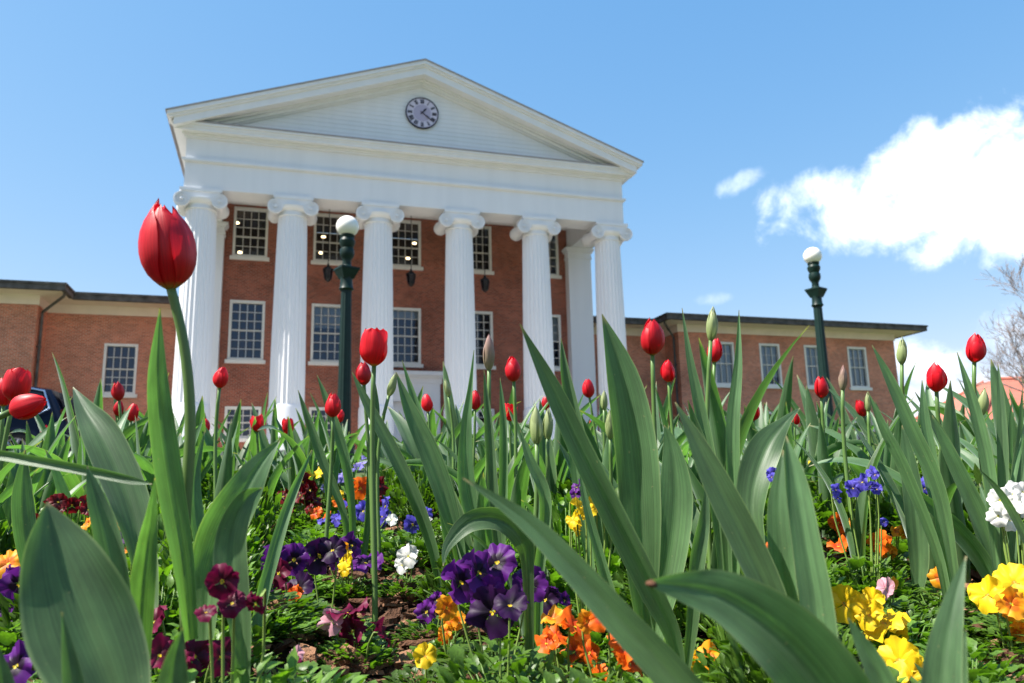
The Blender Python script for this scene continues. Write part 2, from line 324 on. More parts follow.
pan('purple', (.085, .008, .15), (.12, .014, .21), dark=(.015, .003, .02), eye=Y_)
pan('darkpurple', (.018, .003, .03), (.035, .005, .055), dark=(.008, .002, .012), eye=Y_)
pan('magenta', (.115, .003, .025), (.16, .004, .045), dark=(.06, .004, .015), eye=Y_)
pan('maroon', (.12, .004, .008), (.17, .006, .012), dark=(.04, .004, .006), eye=Y_)
pan('orange', (.72, .11, .006), (.80, .17, .012), dark=(.55, .06, .01), eye=Y_)
pan('amber', (.78, .28, .008), (.82, .36, .02), dark=(.62, .14, .01), eye=Y_)
pan('yellow', (.75, .48, .008), (.80, .56, .015), eye=(.8, .3, .02))
pan('blue', (.075, .06, .42), (.11, .09, .52), dark=(.05, .04, .22), eye=Y_)
pan('lilac', (.22, .19, .58), (.28, .25, .66), eye=Y_)
pan('white', (.82, .80, .74), (.85, .84, .80), eye=(.75, .65, .1))
pan('pink', (.60, .25, .33), (.68, .36, .42))

# ------------------------------------------------------------------ ground
def ground():
    cs = sorted(set([-2500, -900, -300, -120, -60, -40]+[round(-30+.75*i, 3) for i in range(81)]+[45, 60, 90, 140, 300, 900, 2500]))
    ys = sorted(set([-2500, -900, -300, -120, -60]+[round(-44+.75*i, 3) for i in range(62)]+[10, 30, 60, 140, 300, 900, 2500]))
    b = MB(); nx, ny = len(cs), len(ys); v = []
    for y in ys:
        for x in cs:
            p = Vector((x, y, 0)); d = (p-CAM).dot(FH); lat = (p-CAM).dot(RH)
            z = lawnz(y)
            if d < 8.5 and abs(lat) < 14 and y < -24: z = min(z, -.46)
            v.append((x, y, z))
    f = [(j*nx+i, j*nx+i+1, (j+1)*nx+i+1, (j+1)*nx+i) for j in range(ny-1) for i in range(nx-1)]
    b.add(v, f); o = b.build('ground', M['grass'], smooth=True); tag(o, kind='structure')
    # bed of soil: a mound of its own on top of the lawn
    b = MB(); v = []; D = [-3+.12*i for i in range(88)]; W = [-9+.12*i for i in range(151)]
    D = [d for d in D if d <= 7.3]
    for d in D:
        for l in W:
            p = CAM+FH*d+RH*l; e = min(1, max(0, (9-abs(l))/.8)); z = soil(Vector((p.x, p.y, 0))) if d < 6.7 else -.44
            z = -.44+(z+.44)*e + rnd.uniform(-.006, .006)
            v.append((p.x, p.y, z-.004))
    n = len(W); f = [(j*n+i, j*n+i+1, (j+1)*n+i+1, (j+1)*n+i) for j in range(len(D)-1) for i in range(n-1)]
    b.add(v, f); tag(b.build('bed_soil', M['soil'], smooth=True), kind='structure')
    b = MB(); b.box(-60, 90, -16.2, -9.8, .70, .806); tag(b.build('drive', M['road']), kind='structure')
    b = MB(); b.box(-60, 90, -9.8, -9.62, .7, .93); b.box(-60, 90, -16.38, -16.2, .7, .93); tag(b.build('kerb', M['concrete']), kind='structure')
    b = MB(); b.box(-60, 90, -9.62, -7.6, .8, .95); b.box(-3, 21, -7.6, -2.4, .8, 1.22); tag(b.build('pavement', M['concrete']), kind='structure')
ground()

# ------------------------------------------------------------------ the brick building with its portico
ZA, ZT, ZC0, ZC1 = 12.32, 13.42, 14.55, 14.93
XL, XR, YF, YW = -.66, 18.62, -.62, 3.88
bld = empty('columned_building', (9, 0, 1.2), 'red brick building with white columned portico, pediment clock and two low wings', 'building')
OFF = Vector((-9, 0, -1.2))
def bpart(name, mb, mt, parent=bld, smooth=False):
    if parent is bld: mb.v = [(v[0]+OFF.x, v[1]+OFF.y, v[2]+OFF.z) for v in mb.v]
    else: mb.v = [(v[0]+OFF.x, v[1]+OFF.y, v[2]+OFF.z) for v in mb.v]
    return mb.build(name, mt, parent, smooth)
def wall_holes(mb, x0, x1, z0, z1, y0, y1, holes):
    """wall slab from y0 (front) to y1 with rectangular openings (x0,x1,z0,z1)"""
    xs = sorted(set([x0, x1]+[h[0] for h in holes]+[h[1] for h in holes])); zs = sorted(set([z0, z1]+[h[2] for h in holes]+[h[3] for h in holes]))
    inside = lambda x, z: any(h[0] < x < h[1] and h[2] < z < h[3] for h in holes)
    cell = {}
    for i in range(len(xs)-1):
        for j in range(len(zs)-1): cell[i, j] = not inside((xs[i]+xs[i+1])/2, (zs[j]+zs[j+1])/2)
    for (i, j), s in cell.items():
        if not s: continue
        a, b, c, d = xs[i], xs[i+1], zs[j], zs[j+1]
        mb.add([(a, y0, c), (b, y0, c), (b, y0, d), (a, y0, d)], [(0, 1, 2, 3)]); mb.add([(a, y1, c), (b, y1, c), (b, y1, d), (a, y1, d)], [(3, 2, 1, 0)])
        for di, dj, q in ((-1, 0, [(a, c), (a, d)]), (1, 0, [(b, d), (b, c)]), (0, -1, [(b, c), (a, c)]), (0, 1, [(a, d), (b, d)])):
            if not cell.get((i+di, j+dj), False):
                (xa, za), (xb, zb) = q; mb.add([(xa, y0, za), (xb, y0, zb), (xb, y1, zb), (xa, y1, za)], [(0, 1, 2, 3)])
def window(parent, xc, hw, z0, z1, yw, cols, rt, rb, sill=.0, blind=0, label=None, split=None):
    """window in an opening xc+-hw, z0..z1 of a wall whose face is at yw"""
    f = MB(); y0, y1 = yw-.035, yw+.16; c = .115
    f.box(xc-hw, xc-hw+c, y0, y1, z0, z1); f.box(xc+hw-c, xc+hw, y0, y1, z0, z1)
    f.box(xc-hw+c, xc+hw-c, y0, y1, z1-c*1.1, z1); f.box(xc-hw+c, xc+hw-c, y0+.03, y1, z0, z0+c*.9)
    fo = bpart('window', f, M['trim'], parent)
    if label: fo['label'] = label
    s = MB(); s.box(xc-hw-.10, xc+hw+.10, yw-.12, yw+.05, z0-.17, z0-.003); bpart('sill', s, M['trim'], fo) if parent is bld else None
    mu = MB(); x0, x1, za, zb = xc-hw+c, xc+hw-c, z0+c*.9, z1-c*1.1
    zm = za+(zb-za)*(split if split else .5)
    mu.box(x0, x1, yw+.035, yw+.10, zm-.035, zm+.035)
    t = .020
    for k in range(1, cols):
        x = x0+(x1-x0)*k/cols; mu.box(x-t, x+t, yw+.055, yw+.085, za, zb)
    for a, b_, n in ((zm+.035, zb, rt), (za, zm-.035, rb)):
        for k in range(1, n):
            z = a+(b_-a)*k/n; mu.box(x0, x1, yw+.0575, yw+.0825, z-t*.9, z+t*.9)
    bpart('muntins', mu, M['muntin'], fo)
    gp = MB(); gp.add([(x0, yw+.11, za), (x1, yw+.11, za), (x1, yw+.11, zb), (x0, yw+.11, zb)], [(0, 1, 2, 3)]); bpart('pane', gp, M['glass'], fo)
    if blind:
        bl = MB(); zz = zb-(zb-za)*blind; k = 0
        while zb-k*.07 > zz: bl.box(x0+.01, x1-.01, yw+.19, yw+.20, zb-k*.07-.062, zb-k*.07); k += 1
        bpart('blind', bl, M['blind'], fo)
    return fo
WC = [1.8+3.6*i for i in range(5)]
holes = []
for i, x in enumerate(WC):
    holes += [(x-.767, x+.767, 6.10, 8.85), (x-.767, x+.767, 10.92, 13.30)]
    if i != 2: holes.append((x-.767, x+.767, 2.6, 4.0))
    else: holes.append((x-.75, x+.75, 1.3, 4.6))
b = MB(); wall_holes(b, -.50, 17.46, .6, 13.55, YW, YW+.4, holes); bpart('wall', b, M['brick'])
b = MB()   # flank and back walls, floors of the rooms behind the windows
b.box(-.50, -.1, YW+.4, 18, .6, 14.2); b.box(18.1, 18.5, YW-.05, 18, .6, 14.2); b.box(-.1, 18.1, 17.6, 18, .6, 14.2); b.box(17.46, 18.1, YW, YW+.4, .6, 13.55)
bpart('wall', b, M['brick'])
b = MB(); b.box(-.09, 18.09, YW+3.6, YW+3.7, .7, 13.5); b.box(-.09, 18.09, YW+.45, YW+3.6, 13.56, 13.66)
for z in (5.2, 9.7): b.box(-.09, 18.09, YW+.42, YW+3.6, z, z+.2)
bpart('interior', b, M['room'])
for i, x in enumerate(WC):
    window(bld, x, .767, 10.92, 13.30, YW, 4, 3, 2, split=.40)
    window(bld, x, .767, 6.10, 8.85, YW, 4, 3, 3, blind=(0, .38, .12, 0, .5)[i])  # blinds added here to vary the panes, in place of tree reflections
    if i != 2: window(bld, x, .767, 2.6, 4.0, YW, 4, 2, 2)
# door with its surround
dr = MB(); dr.box(9-1.64, 9-.76, YW-.30, YW-.003, 1.2, 5.15); dr.box(9+.76, 9+1.64, YW-.30, YW-.003, 1.2, 5.15); dr.box(9-.76, 9+.76, YW-.30, YW-.003, 4.3, 5.15)
dr.box(9-1.72, 9+1.72, YW-.36, YW-.003, 5.15, 5.40); dr.box(9-1.92, 9+1.92, YW-.68, YW-.003, 5.50, 5.68); dr.box(9-1.80, 9+1.80, YW-.5, YW-.003, 5.40, 5.50)
do = bpart('door_surround', dr, M['white'])
b = MB()
for s in (-1, 1):
    b.box(9+s*.375-.36, 9+s*.375+.36, YW+.05, YW+.11, 1.25, 3.6)
    for z in (1.45, 2.55): b.box(9+s*.375-.26, 9+s*.375+.26, YW+.02, YW+.05, z, z+.9)
b.box(8.25, 9.75, YW+.05, YW+.11, 3.6, 4.6); bpart('door', b, M['white'], do)
# portico floor and steps
b = MB(); b.box(-1.2, 19.2, -1.3, YW-.003, .7, 1.35)
for k in range(3): b.box(3.5, 14.5, -1.3-.35*(k+1), -1.3-.35*k, .7, 1.35-.14*(k+1))
bpart('portico_floor', b, M['stone'])
# ceiling of the portico
b = MB(); b.box(.55, 17.45, .58, YW-.01, 13.42, 13.5); bpart('ceiling', b, M['white'])
# entablature: beams on three sides, built from a profile (proj, z)
def ring_beam(mb, p, z0, z1):
    """U-shaped course round the portico, p = outward projection beyond the architrave face"""
    x0, x1, y0 = XL-p, XR+p, YF-p
    mb.box(x0, x1, y0, .58, z0, z1)
    mb.box(x0, .56, .58, YW+8, z0, z1); mb.box(17.44, x1, .58, YW+8, z0, z1)
e = MB()
ring_beam(e, 0, ZA, ZT); ring_beam(e, .12, ZT+.04, ZT+.14); ring_beam(e, .075, ZT, ZT+.04)
ring_beam(e, 0, ZT+.14, ZC0-.1); ring_beam(e, .08, ZC0-.1, ZC0); ring_beam(e, .16, ZC0, ZC0+.08); ring_beam(e, .42, ZC0+.08, ZC0+.20); ring_beam(e, .46, ZC0+.20, ZC0+.30); ring_beam(e, .53, ZC0+.30, ZC1)
ent = bpart('entablature', e, M['white'])
e = MB(); e.box(.56, 17.44, .583, .66, 12.9, 13.42); bpart('inner_moulding', e, M['trim'], ent)
e = MB(); e.prism([(XL-.50, ZC1+.004), (XR+.50, ZC1+.004), (XR+.50, ZC1+.06), (XL-.50, ZC1+.06)], 1, YF-.56, YF+.1); bpart('flashing', e, M['slate'], ent)
# pediment
AX = 9.0; ZTIP, ZAP = 15.17, 18.90; HX = 10.38
sl = (ZAP-ZTIP)/HX
e = MB()
zz = lambda x, off: ZAP-sl*abs(x-AX)-off
e.prism([(XL+.1, ZC1+.0), (XR-.1, ZC1), (XR-.1, max(ZC1+.01, zz(XR-.1, .5))), (AX, ZAP-.5), (XL+.1, max(ZC1+.01, zz(XL+.1, .5)))], 1, YF+.02, YF+.25)
ped = bpart('pediment', e, M['white'])
def rake(mb, top, bot, yf, hx0, yb=YF+.02):
    for s in (-1, 1):
        xe = AX+s*hx0
        mb.prism([(xe, zz(xe, top)), (AX, ZAP-top), (AX, ZAP-bot), (xe, zz(xe, bot))], 1, yf, yb)
e = MB()
rake(e, .04, .20, YF-.86, 10.34); rake(e, .20, .30, YF-.78, 10.26); rake(e, .30, .62, YF-.70, 10.1); rake(e, .62, .70, YF-.28, 9.9); rake(e, .70, .84, YF-.16, 9.6); rake(e, .84, .90, YF-.08, 9.3)
bpart('raking_cornice', e, M['white'], ped)
e = MB()   # horizontal siding joints of the tympanum as real laps
z = ZC1+.06
while z < ZAP-1.1:
    hw_ = (ZAP-.85-z)/sl
    if hw_ > .4: e.prism([(YF+.018, z), (YF-.004, z), (YF+.010, z+.20), (YF+.018, z+.20)], 0, AX-hw_, AX+hw_)
    z += .20
bpart('siding', e, M['white'], ped)
e = MB()
rake(e, -.02, .037, YF-.90, 10.40, YW+13); bpart('roof', e, M['slate'])
# columns
def column_meshes():
    b = MB(); nf = 24; per = 5; prof = []
    H0, H1 = 3.63, 11.50
    rings = []
    for k in range(15):
        t = k/14; z = H0+(H1-H0)*t; rad = .70-.105*t**1.5
        ring = []
        for j in range(nf*per):
            a = 2*math.pi*j/(nf*per); q = (j % per)/per
            dep = .052*math.sin(math.pi*min(1, max(0, (q-.1)/.8)))**.7 if q > .1 else 0
            if k == 14: dep *= .2
            ring.append(((rad-dep)*math.cos(a), (rad-dep)*math.sin(a), z))
        rings.append(ring)
    b.rings(rings); shaft = b.mesh('shaft', M['white'], 50)
    b = MB(); b.lathe([(.74, 1.55), (.74, 3.50), (.72, 3.56), (.70, 3.627)], 48); b.lathe([(.95, 1.35), (.95, 1.46), (.86, 1.50), (.80, 1.55)], 48); base = b.mesh('base', M['white'], 40)
    b = MB()
    b.lathe([(.60, 11.5), (.635, 11.52), (.635, 11.56), (.60, 11.58), (.60, 11.72), (.66, 11.74), (.76, 11.84), (.78, 11.92)], 40)   # necking and egg moulding
    # abacus
    b.box(-.80, .80, -.70, .70, 12.18, 12.317); b.box(-.74, .74, -.66, .66, 12.12, 12.18)
    # channel between volutes front and back
    for s in (-1, 1):
        y0, y1 = sorted((s*.66, s*.42)); b.box(-.70, .70, y0, y1, 11.80, 12.12)
    for sx in (-1, 1):
        cx, cz, r0 = sx*.72, 11.83, .305
        # bolster: a spindle between front and back volutes
        rings = []
        for k in range(9):
            y = -.52+1.04*k/8; rr = .21+.10*abs(k-4)**1.6/4**1.6
            rings.append([(cx+rr*math.cos(2*math.pi*j/24), y, cz+rr*math.sin(2*math.pi*j/24)) for j in range(24)])
        b.rings(rings)
        for sy in (-1, 1):
            ya, yb = sy*.52, sy*.68
            rings = [[(cx+r*math.cos(2*math.pi*j/32), y, cz+r*math.sin(2*math.pi*j/32)) for j in range(32)] for r, y in ((r0, ya), (r0, yb), (r0-.05, yb), (r0-.055, yb-sy*.03), (.07, yb-sy*.03))]
            b.rings(rings)
            # spiral rib and eye
            pts = []
            for k in range(46):
                a = math.pi/2+sx*(-k*.29); r = (r0-.03)*(1-k/52); pts.append((cx+r*math.cos(a), yb-sy*.005, cz+r*math.sin(a)))
            b.tube(pts, [.030*(1-k/70) for k in range(46)], 5)
            b.lathe([(0.001, 0)], 3) if False else None
            rings = [[(cx+r*math.cos(2*math.pi*j/16), y, cz+r*math.sin(2*math.pi*j/16)) for j in range(16)] for r, y in ((.07, yb-sy*.03), (.065, yb+sy*.01), (.03, yb+sy*.03))]
            b.rings(rings)
    cap = b.mesh('capital', M['white'], 40)
    return shaft, base, cap
SH, BA, CA = column_meshes()
for i in range(6):
    c = link('column', SH, bld); c.location = (3.6*i-9, 0, -1.2)
    for n_, me in (('column_base', BA), ('capital', CA)): link(n_, me, c)
for x0, x1 in ((17.32, 18.56), (-.56, .68)):
    b = MB(); b.box(x0, x1, YW-.5, YW-.003, 1.35, 11.75); p = bpart('pilaster', b, M['white'])
    b = MB(); b.box(x0-.05, x1+.05, YW-.55, YW-.003, 11.75, 11.85); b.box(x0-.02, x1+.02, YW-.52, YW-.003, 11.85, 12.1); b.box(x0-.10, x1+.10, YW-.60, YW-.003, 12.1, 12.2); b.box(x0-.16, x1+.16, YW-.66, YW-.003, 12.2, 12.317)
    bpart('capital', b, M['white'], p)
# clock in the pediment
ck = MB(); CY = YF-.03; CZ = 16.72; CR = .73
AXC = AX
def disc(mb, r, y0, y1, mi=0, n=48, r0=None):
    mb.rings([[(AX+q*math.cos(2*math.pi*j/n), y, CZ+q*math.sin(2*math.pi*j/n)) for j in range(n)] for q, y in ((r, y1), (r, y0), (r0 or .001, y0))], cap0=False, cap1=False, mi=mi)
disc(ck, CR, CY-.05, CY+.03); cko = bpart('clock', ck, M['clockring'])
ck = MB(); disc(ck, .40, CY-.056, CY-.045); bpart('clock_face', ck, M['clockface'], cko)
ck = MB(); ck.rings([[(AX+q*math.cos(2*math.pi*j/48), y, CZ+q*math.sin(2*math.pi*j/48)) for j in range(48)] for q, y in ((CR+.015, CY+.02), (CR+.015, CY-.075), (CR-.03, CY-.075), (CR-.03, CY-.045))], False, False)
bpart('clock_rim', ck, M['clockdark'], cko)
ROMAN = ['XII', 'I', 'II', 'III', 'IIII', 'V', 'VI', 'VII', 'VIII', 'IX', 'X', 'XI']
nb = MB()
def stroke(xa, za, xb, zb, wd, y=CY-.062):
    a = Vector((xa, za)); b_ = Vector((xb, zb)); d = (b_-a).normalized(); n_ = Vector((-d.y, d.x))*wd/2
    P = [a+n_, b_+n_, b_-n_, a-n_]; v = [(q.x, y, q.y) for q in P]+[(q.x, y+.015, q.y) for q in P]
    nb.add(v, [(0, 1, 2, 3), (7, 6, 5, 4), (0, 4, 5, 1), (1, 5, 6, 2), (2, 6, 7, 3), (3, 7, 4, 0)])
for h, s in enumerate(ROMAN):
    a = R(30*h); out = Vector((math.sin(a), math.cos(a))); rt = Vector((math.cos(a), -math.sin(a)))
    wds = {'I': .046, 'V': .085, 'X': .085}; tot = sum(wds[c] for c in s); x = -tot/2
    P = lambda u, v: (AX+rt.x*u+out.x*(.55+v), CZ+rt.y*u+out.y*(.55+v))
    for c in s:
        wd = wds[c]; hh = .10
        if c == 'I': stroke(*P(x+wd/2, -hh), *P(x+wd/2, hh), .034)
        elif c == 'V': stroke(*P(x+.012, hh), *P(x+wd/2, -hh), .036); stroke(*P(x+wd-.012, hh), *P(x+wd/2, -hh), .022)
        else: stroke(*P(x+.01, hh), *P(x+wd-.01, -hh), .036); stroke(*P(x+wd-.01, hh), *P(x+.01, -hh), .022)
        x += wd
bpart('numerals', nb, M['clockdark'], cko)
for nm, ang, ln, wd in (('hour_hand', 41, .27, .075), ('minute_hand', 127, .47, .055)):
    nb = MB(); a = R(ang); dx, dz = math.sin(a), math.cos(a)
    stroke(AX-dx*.10, CZ-dz*.10, AX+dx*ln, CZ+dz*ln, wd*.6, CY-.10); stroke(AX+dx*ln*.45, CZ+dz*ln*.45, AX+dx*ln*.8, CZ+dz*ln*.8, wd, CY-.115)
    bpart(nm, nb, M['clockdark'], cko)
# wings -------------------------------------------------------------
ZB, ZG = 8.66, 9.40
def wing(tag_side):
    s = -1 if tag_side == 'w' else 1
    xi = -.50 if s < 0 else 18.5; xp = -7.12 if s < 0 else 24.69; xo = -30.0 if s < 0 else 39.5
    yr, yp, yb = 7.36, 5.77, 19.0
    a0, a1 = sorted((xi, xp)); c0, c1 = sorted((xp, xo))
    if s < 0: wr = [(-3.90, .73, 4.9, 7.3)]; wp = [(-10.6-3.05*k, .68, 5.7, 8.17) for k in range(6)]
    else: wr = [(21.6, .73, 4.9, 7.3)]; wp = [(27.5, .68, 5.7, 8.17), (30.55, .68, 5.7, 8.17), (33.6, .68, 5.7, 8.17), (36.65, .68, 5.7, 8.17)]
    wp += [(x, h, 1.9, 4.2) for x, h, _, _ in wp]; 
    b = MB(); wall_holes(b, a0, a1, .6, ZB+.10, yr, yr+.35, [(x-h, x+h, z0, z1) for x, h, z0, z1 in wr])
    wall_holes(b, c0, c1, .6, ZB+.10, yp, yp+.35, [(x-h, x+h, z0, z1) for x, h, z0, z1 in wp])
    q0, q1 = sorted((xp, xp-s*-.35)); b.box(*sorted((xp, xp+s*.35)), yp+.35, yr+4, .6, ZB+.10); b.box(*sorted((xo, xo-s*.35)), yp+.35, yb, .6, ZB+.10)
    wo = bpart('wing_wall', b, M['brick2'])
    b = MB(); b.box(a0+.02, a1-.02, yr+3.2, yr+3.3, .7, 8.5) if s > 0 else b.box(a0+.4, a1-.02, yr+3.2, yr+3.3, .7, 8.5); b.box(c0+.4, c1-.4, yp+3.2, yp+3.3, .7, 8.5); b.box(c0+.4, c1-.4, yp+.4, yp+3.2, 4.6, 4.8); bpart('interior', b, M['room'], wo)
    for k, (x, h, z0, z1) in enumerate(wr+wp):
        top = k > 0 and z0 > 5
        window(bld, x, h, z0, z1, yr if k < len(wr) else yp, 4 if k == 0 else 3, 2 if k == 0 else 2, 3 if k == 0 else 1, blind=(0 if (k == 0 or not top) else [.0, .97, .8, .95, .95, .9, .95][min(k, 6)]))
    # eaves: frieze board, soffit, fascia and gutter following the L shape
    ov = 1.25
    b = MB()
    b.box(a0-(0 if s > 0 else 0), a1, yr-.06, yr-.003, ZB-.0, ZB+.42); b.box(c0-.06, c1+.06, yp-.06, yp-.003, ZB, ZB+.42)
    if s > 0: b.box(xp-.06, xp-.003, yp-.003, yr-.06, ZB, ZB+.42); b.box(xo+.003, xo+.06, yp-.003, yb, ZB, ZB+.42)
    else: b.box(xp+.003, xp+.06, yp-.003, yr-.06, ZB, ZB+.42)
    # soffits
    zs0, zs1 = ZB+.42, ZB+.48
    if s > 0:
        b.box(a0, c0-ov, yr-ov, yr+.3, zs0, zs1); b.box(c0-ov, c1+ov, yp-ov, yp+.3, zs0, zs1); b.box(c0-ov, c0+.3, yp+.3, yr+.3, zs0, zs1); b.box(c1-.3, c1+ov, yp+.3, yb, zs0, zs1)
    else:
        b.box(c1+ov, a1, yr-ov, yr+.3, zs0, zs1); b.box(c0, c1+ov, yp-ov, yp+.3, zs0, zs1); b.box(c1-.3, c1+ov, yp+.3, yr+.3, zs0, zs1)
    bpart('eaves', b, M['cream'])
    gt = MB()
    def gut(xa, ya, xb, yb_):   # gutter box run
        t = .09
        gt.box(min(xa, xb)-t, max(xa, xb)+t, min(ya, yb_)-t, max(ya, yb_)+t, zs0-.02, ZG-.10); gt.box(min(xa, xb)-t-.05, max(xa, xb)+t+.05, min(ya, yb_)-t-.05, max(ya, yb_)+t+.05, ZG-.10, ZG)
    if s > 0:
        gut(a0+.1, yr-ov, c0-ov-.1, yr-ov); gut(c0-ov, yp-ov, c1+ov, yp-ov); gut(c0-ov, yp-ov+.2, c0-ov, yr-ov-.2); gut(c1+ov, yp-ov+.2, c1+ov, yb)
    else:
        gut(c1+ov+.1, yr-ov, a1-.1, yr-ov); gut(c0, yp-ov, c1+ov, yp-ov); gut(c1+ov, yp-ov+.2, c1+ov, yr-ov-.2)
    go = bpart('gutter', gt, M['gutter'])
    dp = MB(); xd = xp-s*.11
    dp.tube([(xp-s*(ov-.05), yp-ov+.5, zs0-.02), (xp-s*(ov-.1), yp-ov+.6, zs0-.12), (xd, yp+.35, ZB-.25), (xd, yp+.35, ZB-.45), (xd, yp+.35, .9)], .065, 10)
    for z in (2.4, 4.6, 6.8): dp.box(xd-.09, xd+.09, yp+.26, yp+.44, z, z+.05)
    bpart('downspout', dp, M['gutter'], go)
    # low hipped roof
    r = MB(); zr = ZG-.02
    def hip(x0, x1, y0, y1, hl, hr):
        d = (y1-y0)/2; h = d*.22; A = [(x0, y0, zr), (x1, y0, zr), (x1, y1, zr), (x0, y1, zr), (x0+(d if hl else 0), y0+d, zr+h), (x1-(d if hr else 0), y0+d, zr+h)]
        r.add(A, [(0, 1, 5, 4), (2, 3, 4, 5), (0, 4, 3), (1, 2, 5), (0, 3, 2, 1)])
    hip(min(xi, xp+s*3) if s > 0 else xp-3, xp+3 if s > 0 else xi, yr-ov-.05, yb-.5, False, False)
    hip(c0-(ov if s > 0 else 0), c1+(ov if s < 0 else ov), yp-ov-.05, yb, True, True)
    bpart('wing_roof', r, M['slate'])
wing('w'); wing('e')

# hanging lanterns in the portico
def lantern_proto():
    o = empty('hanging_lantern', (0, 0, 0), 'black lantern', 'lantern', 'lanterns hanging in the portico')
    b = MB(); b.tube([(0, 0, .32), (0, 0, 3.5)], .018, 6); b.build('chain', M['black'], o)
    b = MB(); b.lathe([(.05, .34), (.07, .27), (.22, .16), (.24, .12), (.24, .10)], 6); b.lathe([(.03, -.46), (.09, -.40), (.15, -.34), (.17, -.32), (.15, -.30)], 6)
    for k in range(6):
        a = 2*math.pi*k/6; b.tube([(.15*math.cos(a), .15*math.sin(a), -.32), (.22*math.cos(a), .22*math.sin(a), .12)], .016, 5)
    b.lathe([(.02, .40), (.05, .36), (.02, .32)], 8); b.build('frame', M['black'], o, 30)
    b = MB(); b.lathe([(.135, -.30), (.20, .10)], 6, cap0=False, cap1=False); b.build('glass', M['carglass'], o)
    return o
def copy_tree(o, parent=None):
    c = o.copy(); COL.objects.link(c); c.parent = parent
    for ch in list(o.children): copy_tree(ch, c)
    return c
lp = lantern_proto()
LLAB = ['black lantern hanging left of the first lamp post, between second and third columns', 'black lantern hanging between the third and fourth columns', 'black lantern hanging just right of the fourth column', 'black lantern hanging between the first and second columns']
for k, (px, py) in enumerate(((328, 272), (411, 277), (485, 283))):
    o = lp if k == 0 else copy_tree(lp); v = wpt(px, py, 1)-CAM; v = v*((1.6-CAM.y)/v.y); p = CAM+v; o.location = (p.x, p.y, p.z)
    o['label'] = LLAB[k]
# lit ceiling lamps seen through the upper windows
lm = MB(); lm.lathe([(.02, .12), (.16, .10), (.22, .03), (.20, -.04), (.08, -.09)], 16); LM = lm.mesh('ceiling_lamp', M['bulb'], True)
for (px, py, lab) in ((237, 223, 'small warm lamp lit high behind the far-left upper window'), (240, 252.5, 'warm lamp lit low behind the far-left upper window'), (323.5, 237, 'warm round lamp lit behind the upper window beside the first lamp post, upper one'), (321, 253, 'warm lamp lit behind the upper window beside the first lamp post, lower one'),
                      (414.5, 243.5, 'warm lamp lit in the middle upper window, near its right edge'), (408, 258.5, 'warm lamp lit low in the middle upper window')):
    v = wpt(px, py, 1)-CAM; v = v*((5.4-CAM.y)/v.y); p = CAM+v; o = link('ceiling_lamp', LM); o.location = p; o.scale = (.5, .5, .5)
    tag(o, lab, 'lamp', 'lamps lit inside the upper floor')

# ------------------------------------------------------------------ lamp posts
def lamp_post(px, py, dia, label):
    d = F_PX*.37/dia; top = wpt(px, py, d*.98)   # centre of the globe
    z0 = soil(Vector((top.x, top.y, 0))); H = top.z-z0
    o = empty('lamp_post', (top.x, top.y, z0-.02), label, 'lamp post', 'green lamp posts with white globes')
    b = MB(); n = 60; rings = []
    for k, t in enumerate([0, .1, .2, .3, .4, .5, .6, .7, .8, .9, 1]):
        rr = .118-.030*t; z = .55+(H-1.10-.55)*t
        rings.append([((rr-.010*(.5+.5*math.cos(12*2*math.pi*j/n)))*math.cos(2*math.pi*j/n), (rr-.010*(.5+.5*math.cos(12*2*math.pi*j/n)))*math.sin(2*math.pi*j/n), z) for j in range(n)])
    b.rings(rings); b.build('pole', M['lampgreen'], o, 40)
    b = MB(); b.lathe([(.24, 0), (.24, .08), (.20, .12), (.22, .20), (.17, .34), (.185, .42), (.15, .50), (.15, .56)], 24); b.build('base', M['lampgreen'], o, 40)
    zc = H-1.12
    b = MB(); b.lathe([(.10, zc), (.125, zc+.03), (.105, zc+.07), (.10, zc+.20), (.12, zc+.30), (.15, zc+.36)], 24)
    b.obox(Matrix.Rotation(R(20), 4, 'Z'), -.165, .165, -.165, .165, zc+.36, zc+.39)
    b.rings([[(q*(1 if j in (0, 3) else -1)*1.0 if False else q*math.cos(R(45+20+90*j))*1.0, q*math.sin(R(45+20+90*j)), z) for j in range(4)] for q, z in ((.13, zc+.20), (.225, zc+.355))])
    b.lathe([(.11, zc+.40), (.075, zc+.44), (.07, zc+.52), (.09, zc+.56), (.115, zc+.60), (.125, zc+.66), (.115, zc+.72), (.095, zc+.74), (.125, zc+.80), (.135, zc+.86), (.11, zc+.91), (.125, zc+.95), (.11, zc+.98)], 28)
    b.build('capital', M['lampgreen'], o, 35)
    b = MB(); rg = []
    for k in range(1, 20):
        a = math.pi*k/20
        if k > 17: continue
        rg.append((.19*math.sin(a), H+.185*math.cos(a)))
    b.lathe([(.004, H+.187)]+rg, 32); b.build('globe', M['globe'], o, True)
lamp_post(347.6, 225.5, 22.5, 'dark green lamp post with white globe, in front of the third column')
lamp_post(812.5, 255, 17.6, 'dark green lamp post with white globe, standing against the sky before the right wing')

